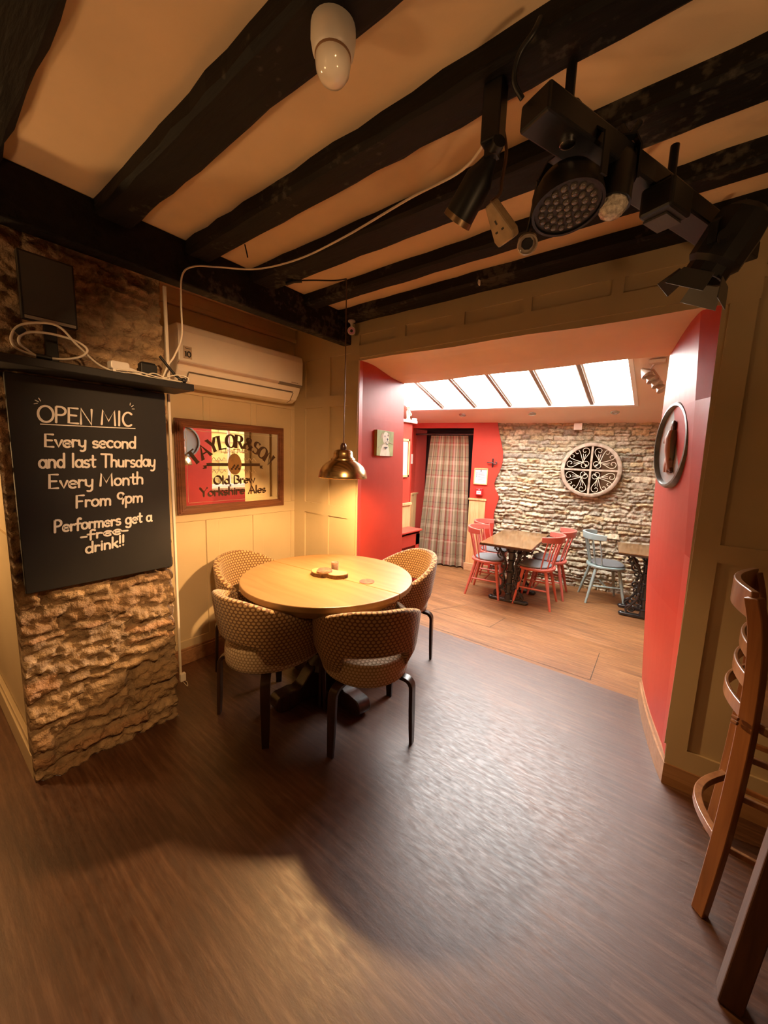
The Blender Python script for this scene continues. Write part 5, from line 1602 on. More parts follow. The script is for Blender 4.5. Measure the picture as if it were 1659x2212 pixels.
mb.lathe([(0.045, -0.12), (0.068, -0.10), (0.075, -0.05), (0.075, 0.03), (0.062, 0.045), (0.062, 0.075), (0.052, 0.075), (0.052, 0.05), (0.001, 0.05)], 12, Q); mb.build('housing', parent=t, smooth=25)
mb = new(mat('grey_barn_door', (0.06, 0.06, 0.062), rough=0.4))
for k in range(4):
    Q2 = Q @ Matrix.Rotation(k * math.pi / 2, 4, 'Z')
    mb.prism([(-0.045, 0.0), (0.045, 0.0), (0.058, 0.065), (-0.058, 0.065)], Q2 @ Vector((0.062, 0, 0.072)), Q2.to_3x3() @ Vector((0, 1, 0)), Q2.to_3x3() @ Vector((0.45, 0, 0.9)).normalized(), Q2.to_3x3() @ Vector((0.003, 0, 0)))
mb.build('barn_doors', parent=t)
mb = new(BLACKMETAL); yoke(mb, Vector((0, 0, 0.0)), (0.3, 0.95), 0.085, 0.075); mb.cyl((0, -0.09, 0), (0, -0.12, 0), 0.014, 12); mb.build('yoke', parent=t)


# ---- carved plaque on the right-hand jamb
pc = Vector((-0.066, 2.525, 1.612)); pd_ = Vector((-0.330, 0.944, 0)).normalized(); pn = Vector((-pd_.y, pd_.x, 0))
if pn.x > 0:
    pn = -pn
t = thing('carved_plaque', 'round carved plaque of a drinker leaning on barrels, on the red jamb', 'plaque', pc)
Q = Matrix(((pd_.x, 0, pn.x, 0), (pd_.y, 0, pn.y, 0), (0, 1, 0, 0), (0, 0, 0, 1)))
RIM = mat('grey_green_rim', (0.085, 0.10, 0.085), rough=0.32, col2=(0.22, 0.25, 0.21), scale=18, spec=0.7)
mb = new(RIM); mb.lathe([(0.218, -0.034), (0.222, -0.03), (0.222, 0.004), (0.214, 0.016), (0.203, 0.018), (0.196, 0.006), (0.196, -0.006), (0.001, -0.006)], 56, Q); mb.build('rim', parent=t, smooth=40)
mb = new(mat('grey_pink_ground', (0.30, 0.37, 0.36), rough=0.45, col2=(0.42, 0.37, 0.33), scale=9, stretch=(1, 1, .3))); mb.lathe([(0.196, -0.008), (0.196, -0.003), (0.001, -0.003)], 48, Q); mb.build('ground', parent=t, smooth=40)


Qf = Q @ Matrix.Diagonal((0.85, 1.0, 0.50, 1))


def pl(x, y, z=0.0):
    return Qf @ Vector((x, y, z))


HAIR = mat('dark_brown_carving', (0.06, 0.025, 0.014), rough=0.35)
FLESH = mat('pink_brown_carving', (0.42, 0.22, 0.15), rough=0.4)
COAT = mat('green_grey_carving', (0.16, 0.19, 0.15), rough=0.4)
BREECH = mat('brown_carving', (0.14, 0.05, 0.025), rough=0.35)
BARREL = mat('tan_carving', (0.46, 0.27, 0.19), rough=0.4)


def pblob(mb, x, y, z, sx, sy, sz, seg=14):
    mb.lathe([(max(1e-3, math.cos(math.pi * i / 8 - math.pi / 2)), math.sin(math.pi * i / 8 - math.pi / 2)) for i in range(9)], seg, Qf @ Matrix.Translation((x, y, z)) @ Matrix.Diagonal((sx, sy, sz, 1)))


# lathe axis is local z of the plaque (out of the wall)
mb = new(FLESH)
mb.tube([pl(-0.015, 0.075, 0.02), pl(-0.020, 0.03, 0.022), pl(-0.022, -0.03, 0.020), pl(-0.030, -0.095, 0.016), pl(-0.038, -0.128, 0.014)], [0.018, 0.030, 0.026, 0.016, 0.012], 10)
mb.tube([pl(0.005, 0.06, 0.024), pl(0.035, 0.035, 0.036), pl(0.045, 0.012, 0.04)], [0.014, 0.012, 0.010], 8)
pblob(mb, -0.010, 0.096, 0.022, 0.017, 0.024, 0.018); body = mb.build('figure', parent=t, smooth=70)
mb = new(HAIR); pblob(mb, -0.014, 0.106, 0.018, 0.023, 0.022, 0.020); pblob(mb, -0.024, 0.090, 0.016, 0.012, 0.024, 0.016); mb.build('hair', parent=body, smooth=60)
mb = new(COAT); mb.tube([pl(-0.020, 0.072, 0.018), pl(-0.032, 0.03, 0.024), pl(-0.034, -0.02, 0.020), pl(-0.044, -0.075, 0.010)], [0.016, 0.022, 0.018, 0.010], 8); mb.tube([pl(-0.02, 0.06, 0.028), pl(-0.005, 0.02, 0.042), pl(0.015, 0.0, 0.044)], [0.014, 0.012, 0.008], 8); mb.build('coat', parent=body, smooth=60)
mb = new(BREECH); mb.tube([pl(-0.020, 0.005, 0.022), pl(-0.026, -0.04, 0.022), pl(-0.040, -0.080, 0.016)], [0.022, 0.019, 0.012], 8); mb.tube([pl(-0.040, -0.12, 0.012), pl(-0.062, -0.138, 0.012)], [0.012, 0.007], 8); mb.build('breeches', parent=body, smooth=60)
for x, y0, y1, r_ in ((0.030, -0.055, 0.040, 0.016), (0.012, -0.075, -0.015, 0.018), (-0.002, -0.14, -0.078, 0.018), (0.034, -0.14, -0.060, 0.020)):
    mb = new(BARREL); hh = y1 - y0
    prof_ = [(0.78, 0), (0.84, .02), (0.84, .10), (0.92, .12), (1.0, .5), (0.92, .88), (0.84, .90), (0.84, .98), (0.78, 1.0)]
    B = Qf @ Matrix.Translation((x, y0, 0.014)) @ Matrix.Rotation(-math.pi / 2, 4, 'X')
    mb.lathe([(k * r_, q * hh) for k, q in prof_], 18, B); mb.build('barrel', parent=t, smooth=40)

# ---- dog picture on the left-hand jamb
a = Vector((-1.982, 2.415, 0)); d = Vector((-2.022, 2.690, 0)); du = (d - a).normalized(); dn = Vector((du.y, -du.x, 0))
if dn.x < 0:
    dn = -dn
t = thing('dog_canvas', 'small canvas of a white dog holding a stick, on the red jamb', 'picture', (a + d) / 2 + Vector((0, 0, 1.512)))
Wc = (d - a).length


def dp(x, y, n):
    v = du * x + dn * n; return Vector((v.x, v.y, y))


mb = new(mat('grass_green_canvas', (0.22, 0.25, 0.08), rough=0.7, col2=(0.42, 0.43, 0.18), scale=8)); mb.prism([(-Wc / 2, 0), (Wc / 2, 0), (Wc / 2, 0.205), (-Wc / 2, 0.205)], dp(0, 0, -0.002), du, (0, 0, 1), dn * 0.026); mb.build('canvas', parent=t, bevel=0.002)
DW = mat('dog_white_paint', (0.72, 0.62, 0.48), rough=0.7, var=0.12, scale=30)
ell_ = lambda cx, cy, rx, ry, a0=0, a1=360, n=20: arc(cx, cy, rx, ry, a0, a1, n)[:-1]
layers = [(DW, [(-0.085, 0.0), (-0.075, 0.05), (-0.045, 0.088), (-0.02, 0.10), (0.03, 0.10), (0.055, 0.075), (0.075, 0.03), (0.078, 0.0)], 'body'),
          (DW, ell_(0.005, 0.145, 0.052, 0.052), 'head'),
          (mat('dog_tan_paint', (0.48, 0.34, 0.20), rough=0.7), [(-0.05, 0.19), (-0.075, 0.165), (-0.072, 0.130), (-0.045, 0.155)], 'ear'),
          (mat('dog_tan_paint', (0.48, 0.34, 0.20)), [(0.035, 0.198), (0.062, 0.180), (0.060, 0.15), (0.045, 0.16)], 'ear'),
          (DW, ell_(0.022, 0.122, 0.034, 0.027), 'muzzle'),
          (BLACK, ell_(0.030, 0.136, 0.012, 0.010), 'nose'), (BLACK, ell_(-0.016, 0.160, 0.006, 0.007), 'eye'), (BLACK, ell_(0.034, 0.168, 0.0055, 0.0065), 'eye'),
          (BLACK, [(0.0, 0.106), (0.03, 0.098), (0.045, 0.106), (0.03, 0.092), (0.005, 0.098)], 'mouth'),
          (BLACK, [(-0.022, 0.074), (0.03, 0.074), (0.03, 0.064), (0.012, 0.064), (0.006, 0.052), (-0.004, 0.064), (-0.022, 0.064)], 'collar'),
          (mat('stick_paint', (0.40, 0.30, 0.18)), [(-0.12, 0.060), (-0.06, 0.085), (0.03, 0.118), (0.12, 0.100), (0.12, 0.106), (0.03, 0.125), (-0.06, 0.092), (-0.12, 0.068)], 'stick')]
for k, (m_, poly, nm) in enumerate(layers):
    mb = new(m_); mb.prism(poly, dp(0, 0, 0.0236 + 0.0004 * k), du, (0, 0, 1), dn * 0.0006); mb.build(nm, parent=t)

# ---- tall ladder-backed stool at the right edge
t = thing('bar_stool', 'tall varnished ladder-back bar stool at the right edge of the photo', 'stool', (0.21, 1.57, 0), R(-6))
UPR = [(0.0, 0.0), (0.012, 0.16), (0.022, 0.32), (0.030, 0.52), (0.034, 0.72), (0.030, 0.90), (0.018, 1.03), (-0.002, 1.12)]


def upright(y):
    mb = new(STOOLWOOD)
    P = catmull([(x, y, z) for x, z in UPR], 4)
    mb.sweep(P, Vector((0.82, -0.57, 0)), [0.040 + 0.006 * math.sin(math.pi * i / (len(P) - 1)) for i in range(len(P))], 0.028)
    return mb.build('back_upright', parent=t, bevel=0.003, smooth=30)


upright(0.0); upright(0.40)


def bowed(z, xo, bow, hgt, thk, name):
    mb = new(STOOLWOOD)
    P = [(xo - bow * math.sin(math.pi * k / 12), 0.40 * k / 12, z) for k in range(13)]
    mb.sweep(P, Vector((0, 0, 1)), hgt, thk); mb.build(name, parent=t, bevel=0.003, smooth=30)


bowed(1.095, 0.0, 0.045, 0.085, 0.020, 'crest_rail')
for z, bw in ((0.93, .035), (0.84, .042), (0.745, .055)):
    bowed(z, 0.026, bw, 0.045, 0.012, 'back_slat')
mb = new(STOOLWOOD)
for q in ((0.0, 0.72), (0.0, 0.735)):
    mb.cyl((-0.004, -0.012, q[1]), (0.01, -0.021, q[1]), 0.006, 10)
mb.build('peg', parent=t, smooth=40)
mb = new(STOOLWOOD); P = [(0.02 - 0.075 * math.sin(math.pi * k / 16), 0.40 * k / 16, 0.285) for k in range(17)]
mb.sweep(P, Vector((0, 0, 1)), 0.028, 0.026); mb.build('bent_hoop', parent=t, bevel=0.003, smooth=30)
mb = new(STOOLWOOD); mb.prism(rrect(0.40, 0.42, 0.06), (0.235, 0.20, 0.70), (1, 0, 0), (0, 1, 0), (0, 0, 0.035)); mb.build('seat', parent=t, bevel=0.008)
for y in (0.02, 0.38):
    mb = new(STOOLWOOD); mb.sweep([(0.42, y, 0.0), (0.40, y, 0.70)], Vector((0, 1, 0)), 0.034, 0.034); mb.build('front_leg', parent=t, bevel=0.004)
    for z in (0.265, 0.46, 0.60):
        mb = new(STOOLWOOD); mb.sweep([(0.03, y, z), (0.41, y, z)], Vector((0, 0, 1)), 0.020, 0.014); mb.build('rung', parent=t, bevel=0.003)
mb = new(STOOLWOOD); mb.sweep([(0.415, 0.02, 0.30), (0.415, 0.38, 0.30)], Vector((0, 0, 1)), 0.030, 0.022); mb.build('foot_rail', parent=t, bevel=0.003)

# ---- bar table of which one leg shows
t = thing('bar_table', 'dark wooden table at the lower right corner, only one square leg showing', 'table', (0.27, 0.98, 0))
mb = new(DARKWOOD); mb.box2((0.06, -0.10, 1.02), (0.72, 0.44, 1.05)); mb.build('top', parent=t, bevel=0.005)
LEGW = wood('brown_table_leg', (0.05, 0.019, 0.008), (0.10, 0.042, 0.018), rough=0.35, axis=2)
for x, y in ((0.0, 0.36), (0.66, 0.36), (0.66, 0.0), (0.30, 0.0)):
    mb = new(LEGW); mb.sweep([(x + (0.0 if x < .1 else 0), y, 0), (x + (.075 if x < .1 else 0), y, 1.02)], Vector((1, 0, 0)), 0.055, 0.055); mb.build('leg', parent=t, bevel=0.004)

# ================================================================== BACK ROOM THINGS
def stick_chair(label, loc, rz, paint, group):
    t = thing('stick_back_chair', label, 'chair', loc, rz, group)
    pl_ = []
    for k in range(36):
        a = 2 * math.pi * k / 36; ca, sa = math.cos(a), math.sin(a)
        e = 0.62 if sa > 0 else 0.9
        pl_.append((0.205 * math.copysign(abs(ca) ** e, ca), 0.200 * math.copysign(abs(sa) ** e, sa)))
    mb = new(paint); mb.prism(pl_, (0, 0, 0.425), (1, 0, 0), (0, 1, 0), (0, 0, 0.028)); mb.build('seat', parent=t, bevel=0.007, smooth=40)
    mb = new(PADGREY); mb.prism([(x * .90, y * .86 + .018) for x, y in pl_], (0, 0, 0.4535), (1, 0, 0), (0, 1, 0), (0, 0, 0.022)); mb.build('seat_pad', parent=t, bevel=0.009, bseg=3, smooth=40)
    feet = {}
    for sx in (1, -1):
        for sy in (1, -1):
            mb = new(paint); b0 = Vector((sx * 0.125, sy * 0.12, 0.43)); b1 = Vector((sx * 0.200, sy * 0.195 if sy > 0 else -0.215, 0.0)); feet[sx, sy] = (b0, b1)
            mb.tube([b0, b0 + (b1 - b0) * .35, b1], [0.019, 0.0185, 0.0125], 12); mb.build('leg', parent=t, smooth=50)
    for sx in (1, -1):
        q = lambda k: feet[sx, k][0] + (feet[sx, k][1] - feet[sx, k][0]) * (.52 if k > 0 else .52)
        mb = new(paint); mb.tube([q(1), (q(1) + q(-1)) / 2, q(-1)], [0.009, 0.011, 0.009], 10); mb.build('stretcher', parent=t, smooth=50)
    a = feet[1, 1][0].lerp(feet[1, 1][1], .52).lerp(feet[1, -1][0].lerp(feet[1, -1][1], .52), .5); d = Vector((-a.x, a.y, a.z))
    mb = new(paint); mb.tube([a, d], 0.009, 10); mb.build('stretcher', parent=t, smooth=50)
    for k in range(6):
        an = R(-90 + (k - 2.5) * 25); an2 = R(-90 + (k - 2.5) * 24)
        p = Vector((0.185 * math.cos(an), 0.01 + 0.178 * math.sin(an), 0.445)); q_ = Vector((0.222 * math.cos(an2), 0.005 - 0.255 * abs(math.sin(an2)) ** .9, 0.785))
        mb = new(paint); mb.tube([p, p.lerp(q_, .5) + Vector((0, .004, 0)), q_], [0.0075, 0.0095, 0.007], 8); mb.build('spindle', parent=t, smooth=50)
    mb = new(paint); rows = []
    P = []
    for k in range(21):
        an = R(-90 + (k - 10) * 7.6); P.append(Vector((0.236 * math.cos(an), 0.012 - 0.272 * abs(math.sin(an)) ** .85, 0.800)))
    mb.sweep(P, Vector((0, -0.12, 1)), [0.058 + 0.022 * math.sin(math.pi * k / 20) for k in range(21)], [0.016 + 0.010 * math.sin(math.pi * k / 20) for k in range(21)])
    mb.build('crest_rail', parent=t, bevel=0.004, smooth=35)
    return t


GC = 'coral stick-back chairs round the back-room table'
c1 = stick_chair('coral stick-back chair front left of the cast-iron table, beside the curtain', (-1.800, 4.500, DROP), R(9 - 90), CORAL, GC)
dup(c1, (-1.935, 4.965, DROP), R(7 - 90), 'coral stick-back chair back left of the table, half hidden behind another coral chair', GC)
dup(c1, (-1.235, 4.575, DROP), R(184 - 90), 'coral stick-back chair front right of the table, nearest the opening', GC)
dup(c1, (-1.215, 5.020, DROP), R(187 - 90), 'coral stick-back chair back right of the table, against the stone wall', GC)
stick_chair('grey-blue stick-back chair at the right-hand cast-iron table', (-0.635, 5.255, DROP), R(22 - 90), GREYBLUE, None)


def scroll(c_, r_, turns, a0, sg=1, n=18):
    """flat spiral in the local x,z plane"""
    return [(c_[0] + sg * (r_ * (1 - .75 * k / n)) * math.cos(R(a0 + turns * 360 * k / n)), 0, c_[1] + (r_ * (1 - .75 * k / n)) * math.sin(R(a0 + turns * 360 * k / n))) for k in range(n + 1)]


def iron_base(t, y, H):
    mb = new(CASTIRON)
    mb.sweep([(-0.215, y, 0.022), (0.215, y, 0.022)], Vector((0, 1, 0)), 0.065, 0.030)
    for sx in (-1, 1):
        mb.sphere((sx * 0.20, y, 0.024), 0.034, 12, 8, (1, 1, .7))
    mb.build('foot', parent=t, bevel=0.006, smooth=40)
    mb = new(CASTIRON)
    Y = lambda pts: [(p[0], y, p[2]) for p in pts]
    mb.tube([(0, y, 0.03), (0, y, 0.12), (0, y, 0.30), (0, y, 0.46), (0, y, 0.60), (0, y, H - .01)], [0.045, 0.028, 0.034, 0.026, 0.036, 0.055], 12)
    for z_, r_ in ((0.10, .040), (0.22, .044), (0.36, .046), (0.50, .042), (0.60, .048)):
        mb.lathe([(0.02, z_ - .02), (r_, z_ - .004), (r_, z_ + .004), (0.02, z_ + .02)], 14, Matrix.Translation((0, y, 0)))
    for sx in (-1, 1):
        mb.tube(Y(scroll((sx * 0.120, 0.085), 0.055, 1.3, -90, sx)), 0.011, 7)
        mb.tube(Y(scroll((sx * 0.070, 0.170), 0.040, 1.3, 90, sx)), 0.010, 7)
        mb.tube(Y(catmull([(sx * 0.17, 0, 0.06), (sx * 0.11, 0, 0.14), (sx * 0.06, 0, 0.24), (sx * 0.075, 0, 0.34), (sx * 0.055, 0, 0.44), (sx * 0.09, 0, 0.54), (sx * 0.17, 0, H - .03)], 5)), 0.013, 8)
        mb.tube(Y(scroll((sx * 0.085, 0.30), 0.038, 1.2, -120, sx)), 0.009, 7)
        mb.tube(Y(scroll((sx * 0.085, 0.42), 0.038, 1.2, 60, sx)), 0.009, 7)
        mb.tube(Y(scroll((sx * 0.115, 0.560), 0.050, 1.3, -90, sx)), 0.010, 7)
        mb.tube(Y(scroll((sx * 0.165, 0.610), 0.034, 1.2, 0, sx)), 0.010, 7)
        for z_ in (0.13, 0.26, 0.38, 0.48, 0.63):
            mb.sphere((sx * (0.045 + 0.02 * math.sin(z_ * 30)), y - 0.016, z_), 0.017, 8, 6, (1, .8, 1.2))
    mb.sweep([(-0.22, y, H - .008), (0.22, y, H - .008)], Vector((0, 1, 0)), 0.055, 0.016)
    mb.build('iron_pedestal', parent=t, smooth=50)


def iron_table(label, loc, rz, W_, L_):
    t = thing('pub_table', label, 'table', loc, rz, 'cast-iron based tables in the back room')
    H = 0.712
    mb = new(TABLEBROWN); mb.box2((-W_ / 2, -L_ / 2, H), (W_ / 2, L_ / 2, H + 0.024)); mb.build('table_top', parent=t, bevel=0.003)
    mb = new(mat('dark_table_edge', (0.06, 0.03, 0.015), rough=0.3)); 
    for a, d in (((-W_ / 2 - .001, -L_ / 2 - .001, H - .004), (W_ / 2 + .001, -L_ / 2 + .02, H + .014)), ((-W_ / 2 - .001, L_ / 2 - .02, H - .004), (W_ / 2 + .001, L_ / 2 + .001, H + .014)),
                 ((-W_ / 2 - .001, -L_ / 2, H - .004), (-W_ / 2 + .02, L_ / 2, H + .014)), ((W_ / 2 - .02, -L_ / 2, H - .004), (W_ / 2 + .001, L_ / 2, H + .014))):
        mb.box2(a, d)
    mb.build('edge_band', parent=t)
    iron_base(t, -L_ * .18, H); iron_base(t, L_ * .24, H)
    return t


iron_table('brown-topped table on an ornate black iron base between the coral chairs', (-1.500, 4.570, DROP), R(6), 0.555, 1.06)
iron_table('brown-topped iron-legged table beside the grey-blue chair, cut off by the red jamb', (-0.195, 5.010, DROP), R(8), 0.60, 0.62)

# ---- tartan curtain on its pole
t = thing('door_curtain', 'full-length tartan curtain drawn across the red doorway', 'curtain')
mb = new(PLAID); rows = []; uvs = []
NU, NV = 150, 24
for j in range(NV + 1):
    v = j / NV; row = []; uv = []
    z = 1.855 + (DROP + 0.025 - 1.855) * v
    aL = aw(-3.12) + (aw(-3.16) - aw(-3.12)) * v ** .8 - 0.08 * v; aR = aw(-2.555) + (aw(-2.445) - aw(-2.555)) * v ** .7
    for i in range(NU + 1):
        u_ = i / NU
        ph = 2 * math.pi * u_ * 7.5 + 0.5 * math.sin(u_ * 9) + 0.25 * v
        amp = (0.018 + 0.018 * v) * (0.8 + 0.4 * math.sin(u_ * 17))
        n_ = -0.10 + 0.08 * v + amp * math.sin(ph) + 0.012 * v * math.sin(u_ * 5)
        row.append(WP(aL + (aR - aL) * u_ + 0.010 * math.cos(ph) * v, z, n_)); uv.append((u_ * 1.28, (1 - v) * 2.0))
    rows.append(row); uvs.append(uv)
mb.grid(rows, uvs); mb.build('cloth', parent=t, smooth=70)
mb = new(DARKWOOD); mb.tube([WP(aw(-3.36), 1.875, -0.10), WP(aw(-2.46), 1.875, -0.10)], 0.013, 10); mb.build('pole', parent=t, smooth=50)

# ---- small things on the red wall
t = thing('framed_notice', 'small pine-framed printed notice on the red wall beside the curtain', 'notice', WP(aw(-2.310), 1.276, 0.013))
Lx = EW; 


def wallbox(mb, x0, x1, z0, z1, n0, n1):
    mb.prism([(x0, z0), (x1, z0), (x1, z1), (x0, z1)], NW * n0, EW, (0, 0, 1), NW * (n1 - n0))


mb = new(PINE)
for a in ((-.098, .098, -.117, -.103), (-.098, .098, .103, .117), (-.098, -.084, -.117, .117), (.084, .098, -.117, .117)):
    wallbox(mb, *a, 0, 0.016)
mb.build('frame', parent=t)
mb = new(mat('white_paper', (0.80, 0.78, 0.72), rough=0.6, var=0.02)); wallbox(mb, -.085, .085, -.104, .104, 0, 0.006); pap = mb.build('paper', parent=t)
mb = new(mat('grey_print_ink', (0.16, 0.16, 0.18)))
mb.prism(ell_(0, .078, .014, .014), NW * 0.006, EW, (0, 0, 1), NW * .0004)
for k, (z_, w_) in enumerate(((.05, .09), (.03, .10), (.012, .10), (-.005, .09), (-.022, .12), (-.05, .10), (-.066, .10))):
    wallbox(mb, -.040, -.040 + w_, z_ - .003, z_ + .003, .006, .0064)
    if k < 4 and k > 0 or k == 0:
        wallbox(mb, -.066, -.052, z_ - .006, z_ + .006, .006, .0064)
mb.build('print', parent=pap)
t = thing('fire_alarm_point', 'red break-glass fire alarm call point under the framed notice', 'alarm', WP(aw(-2.313), 1.055, 0.012))
mb = new(mat('alarm_red_plastic', (0.55, 0.02, 0.02), rough=0.35)); wallbox(mb, -.05, .05, -.05, .05, 0, .045); mb.build('case', parent=t, bevel=0.005)
mb = new(mat('white_label', (0.8, 0.75, 0.7))); wallbox(mb, -.034, .030, -.034, .012, .045, .0465); wl = mb.build('glass_panel', parent=t)
mb = new(mat('alarm_red_plastic', (0.55, 0.02, 0.02))); wallbox(mb, -.026, .022, -.016, -.010, .0465, .0469); wallbox(mb, -.018, .014, -.002, .003, .0465, .0469); mb.build('marking', parent=wl)
mb = new(mat('white_label', (0.8, 0.75, 0.7))); mb.prism(ell_(0, .030, .006, .006), NW * .045, EW, (0, 0, 1), NW * .001); mb.build('indicator', parent=t)
t = thing('iron_hook', 'black wrought-iron hook with a curl on the red wall near the stone edge', 'hook', WP(aw(-2.158), 1.474, 0.012))
mb = new(CASTIRON); wallbox(mb, -.010, .010, -.062, .062, 0, .008); mb.build('back_plate', parent=t, bevel=0.002)
mb = new(CASTIRON); cur = [(-.075, .004, .02), (-.03, .002, .03), (.0, 0, .03), (.03, -.018, .03), (.052, -.012, .028), (.058, .008, .026), (.042, .016, .024), (.034, .006, .024)]
mb.tube(catmull([EW * x + Vector((0, 0, z_)) + NW * n_ for x, z_, n_ in cur], 6), 0.007, 8); mb.build('curl', parent=t, smooth=60)

# ---- round ironwork mirror on the stone wall
ctr = WP(aw(-0.955), 1.428, 0.035)
t = thing('round_ironwork_mirror', 'large round distressed mirror with scrolled ironwork quarters on the stone wall', 'mirror', ctr)
Qm = Matrix(((EW.x, 0, NW.x, 0), (EW.y, 0, NW.y, 0), (0, 1, 0, 0), (0, 0, 0, 1)))
mb = new(DISTRESSED); mb.lathe([(0.345, -0.03), (0.347, 0.0), (0.343, 0.012), (0.325, 0.022), (0.305, 0.020), (0.300, 0.008), (0.300, -0.03)], 72, Qm, cap=False)
mb.add([Qm @ Vector((r_ * math.cos(2 * math.pi * k / 72), r_ * math.sin(2 * math.pi * k / 72), -.03)) for r_ in (.345, .300) for k in range(72)], [(k, (k + 1) % 72, 72 + (k + 1) % 72, 72 + k) for k in range(72)])
mb.build('frame', parent=t, smooth=40)
mb = new(DARKMIRROR); mb.lathe([(0.302, -0.022), (0.302, -0.018), (0.001, -0.018)], 56, Qm); mb.build('glass', parent=t, smooth=30)
for hv in (0, 1):
    mb = new(DISTRESSED)
    A_, B_ = ((-.302, 0, .002), (.302, 0, .002)) if hv == 0 else ((0, -.302, .004), (0, .302, .004))
    mb.sweep([Qm @ Vector(A_), Qm @ Vector(B_)], Qm.to_3x3() @ Vector((0, 1, 0) if hv == 0 else (1, 0, 0)), 0.024, 0.020); mb.build('glazing_bar', parent=t, bevel=0.002)


def spir(cx_, cy_, r_, a0, turns, n=20):
    return [(cx_ + r_ * (1 - .78 * k / n) * math.cos(R(a0 + turns * 360 * k / n)), cy_ + r_ * (1 - .78 * k / n) * math.sin(R(a0 + turns * 360 * k / n)), 0) for k in range(n + 1)]


for qd in range(4):
    rot = Matrix.Rotation(qd * math.pi / 2, 4, 'Z')
    mb = new(SCROLLWHITE)

    def put(p2, r_=0.0042):
        mb.tube([Qm @ (rot @ Vector(p)) for p in p2], r_, 6)
    for mir in (0, 1):
        f_ = (lambda P: P) if mir == 0 else (lambda P: [(p[1], p[0], p[2]) for p in P])
        # big heart: from the inner junction out and curling back
        put(f_(catmull([(0.095, 0.095, 0), (0.150, 0.070, 0), (0.215, 0.032, 0), (0.262, 0.040, 0), (0.276, 0.075, 0), (0.258, 0.104, 0), (0.228, 0.100, 0), (0.220, 0.080, 0), (0.236, 0.070, 0)], 5)))
        put(f_(catmull([(0.095, 0.095, 0), (0.150, 0.110, 0), (0.200, 0.128, 0), (0.243, 0.150, 0), (0.246, 0.180, 0), (0.220, 0.190, 0), (0.200, 0.172, 0), (0.212, 0.156, 0)], 5)))
        put(f_(catmull([(0.095, 0.095, 0), (0.110, 0.055, 0), (0.090, 0.028, 0), (0.062, 0.030, 0), (0.058, 0.052, 0), (0.074, 0.058, 0)], 5)), 0.0038)
        put(f_(catmull([(0.120, 0.085, 0), (0.165, 0.092, 0), (0.205, 0.098, 0)], 4)), 0.003)
        put(f_(catmull([(0.120, 0.085, 0), (0.160, 0.078, 0), (0.200, 0.070, 0)], 4)), 0.003)
    put([(0.040, 0.040, 0), (0.095, 0.095, 0)], 0.004)
    mb.build('ironwork_quarter', parent=t, smooth=60)

mb = new(WHITE); mb.prism([(-.048, -.04), (.048, -.04), (.048, .04), (-.048, .04)], (0, 0, 0), EW, (0, 0, 1), NW * 0.05)
tag(mb.build('wall_sensor_box', bevel=0.004, loc=WP(aw(-1.145), 1.972, 0.0)), 'small white box high on the stone wall just under the ceiling', 'sensor')

# ---- recessed downlights
for k, (a, lab) in enumerate(((-.114, 'recessed steel downlight above the curtain, leftmost of three'), (.789, 'recessed steel downlight over the stone wall, middle of three'), (1.705, 'recessed steel downlight near the skylight right end, rightmost of three'))):
    p = CP(a, 0.285, -0.001)
    t = thing('downlight', lab, 'light', p, 0, 'downlights in the back-room ceiling')
    Q = Vector((0, 0, 1)).rotation_difference(-NC).to_matrix().to_4x4()
    mb = new(CHROME); mb.lathe([(0.050, -0.002), (0.050, 0.003), (0.044, 0.007), (0.034, 0.005), (0.032, -0.001)], 28, Q); mb.build('bezel', parent=t, smooth=40)
    mb = new(mat('lamp_glass_grey', (0.35, 0.33, 0.30), rough=0.2)); mb.lathe([(0.031, 0.000), (0.031, 0.003), (0.015, 0.0045), (0.001, 0.005)], 20, Q); mb.build('lamp_face', parent=t, smooth=50)

# ---- spotlight cluster on the sloping ceiling
t = thing('ceiling_spot_cluster', 'cluster of pale metal spotlight shades on the ceiling beside the skylight', 'spotlight', (-0.352, 4.40, 2.40))
NICK = mat('satin_cream_metal', (0.55, 0.45, 0.37), rough=0.35, metal=0.3)
mb = new(NICK); mb.box((0.05, -0.05, 0.035), (0.13, 0.10, 0.03)); mb.build('ceiling_plate', parent=t, bevel=0.005)
mb = new(NICK); mb.tube([(-0.07, 0.0, -0.005), (0.02, 0.02, -0.02), (0.06, 0.10, -0.07), (0.08, 0.16, -0.11)], 0.010, 10); mb.tube([(0.03, -.03, .03), (0.0, 0.0, -0.01)], 0.010, 8); mb.build('bar', parent=t, smooth=50)
for k in range(4):
    c_ = Vector((-0.055 + 0.040 * k, 0.0 + 0.05 * k, -0.02 - 0.038 * k)); ax = Vector((0.55, -0.30, -0.75)).normalized()
    Q = Matrix.Translation(c_) @ Vector((0, 0, 1)).rotation_difference(ax).to_matrix().to_4x4()
    mb = new(NICK); mb.lathe([(0.014, -0.02), (0.020, -0.005), (0.034, 0.030), (0.046, 0.058), (0.049, 0.068), (0.045, 0.066), (0.030, 0.028), (0.001, 0.015)], 24, Q); sh = mb.build('spot_shade', parent=t, smooth=50)
    mb = new(mat('bulb_off_white', (0.6, 0.55, 0.48), rough=0.3)); mb.lathe([(0.03, 0.040), (0.026, 0.052), (0.001, 0.058)], 16, Q); mb.build('reflector_bulb', parent=sh, smooth=60)

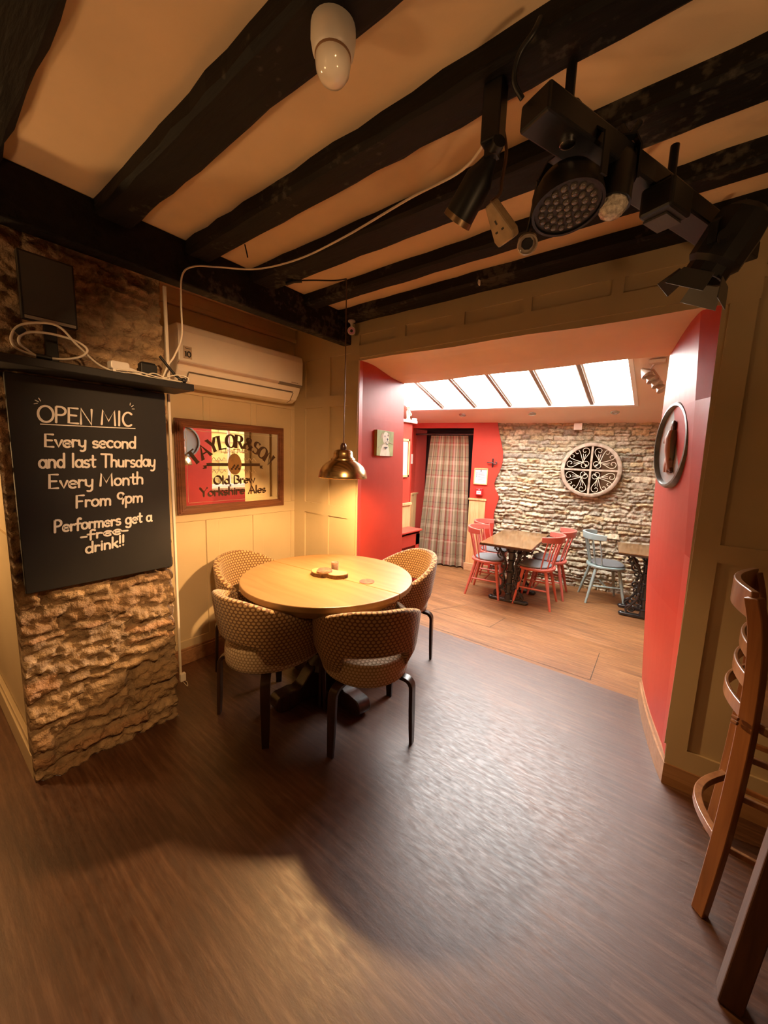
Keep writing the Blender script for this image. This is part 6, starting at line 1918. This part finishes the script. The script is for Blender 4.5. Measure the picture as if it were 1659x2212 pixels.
# ---- radiator cover on the left
t = thing('radiator_cover', 'red painted radiator cover with a mesh grille on the left of the back room', 'radiator cover', (-2.65, 3.50, DROP))
H = 0.80
mb = new(RED); mb.box2((0.0, -0.45, H - .022), (0.225, 0.425, H)); mb.build('top', parent=t, bevel=0.006)
mb = new(RED)
mb.box2((0.18, -0.44, 0.0), (0.20, -0.34, H - .05)); mb.box2((0.18, 0.32, 0.0), (0.20, 0.41, H - .05)); mb.box2((0.18, -0.44, H - .19), (0.20, 0.41, H - .05)); mb.box2((0.18, -0.44, 0.0), (0.20, 0.41, 0.10))
mb.box2((0.0, 0.39, 0.0), (0.20, 0.41, H - .022)); mb.box2((0.0, -0.44, 0.0), (0.20, -0.42, H - .022)); mb.build('cabinet', parent=t, bevel=0.004)
mb = new(mat('dark_red_mesh', (0.16, 0.02, 0.015), rough=0.5)); mb.box2((0.178, -0.35, 0.09), (0.182, 0.33, H - .18)); mb.use(RED)
for k in range(16):
    mb.box2((0.181, -0.34 + k * .043, 0.09), (0.186, -0.337 + k * .043, H - .18))
for k in range(12):
    mb.box2((0.181, -0.35, 0.10 + k * .043), (0.186, 0.33, 0.103 + k * .043))
mb.build('grille', parent=t)

# ---- framed picture, switch, ornaments on the left wall
t = thing('framed_print', 'tall pine-framed white print seen edge-on on the red wall of the back room', 'picture', (-2.65, 3.64, 1.50))
mb = new(PINE)
for a, d in (((0, -.24, -.225), (.02, .24, -.20)), ((0, -.24, .20), (.02, .24, .225)), ((0, -.24, -.225), (.02, -.215, .225)), ((0, .215, -.225), (.02, .24, .225))):
    mb.box2(a, d)
mb.build('frame', parent=t)
mb = new(mat('white_paper', (0.8, 0.78, 0.72))); mb.box2((0, -.22, -.205), (.008, .22, .205)); mb.build('print', parent=t)
t = thing('wall_switch', 'white switch plate on the dark red recess left of the curtain', 'switch', (-3.385, 5.02, 1.49))
mb = new(WHITE); mb.box2((0, -.045, -.075), (.018, .045, .075)); mb.build('plate', parent=t, bevel=0.003)
mb = new(WHITE); mb.box2((.018, -.012, -.02), (.024, .012, .02)); mb.build('rocker', parent=t, bevel=0.002)
t = thing('ledge_ornament', 'small cream figurine standing on the white ledge under the skylight corner', 'ornament', (-2.665, 3.87, 1.945))
FIG = mat('cream_brown_pottery', (0.60, 0.50, 0.36), rough=0.4, col2=(0.30, 0.18, 0.10), scale=30)
mb = new(FIG); mb.lathe([(0.028, 0), (0.030, .01), (0.018, .03), (0.022, .07), (0.026, .10), (0.014, .125), (0.010, .135)], 18); mb.sphere((0, 0, .152), .020, 14, 10); mb.tube([(0, .022, .10), (0.018, .034, .075), (0.022, .02, .055)], .007, 7); mb.tube([(0, -.022, .10), (0.016, -.036, .11), (0.014, -.040, .14)], .007, 7); mb.build('figurine', parent=t, smooth=60)
mb = new(mat('pale_green_box', (0.50, 0.56, 0.44), rough=0.6)); mb.box2((-2.655, 3.93, 1.945), (-2.615, 3.985, 1.975))
tag(mb.build('small_box', bevel=0.002), 'tiny pale green box at the end of the white ledge', 'box')
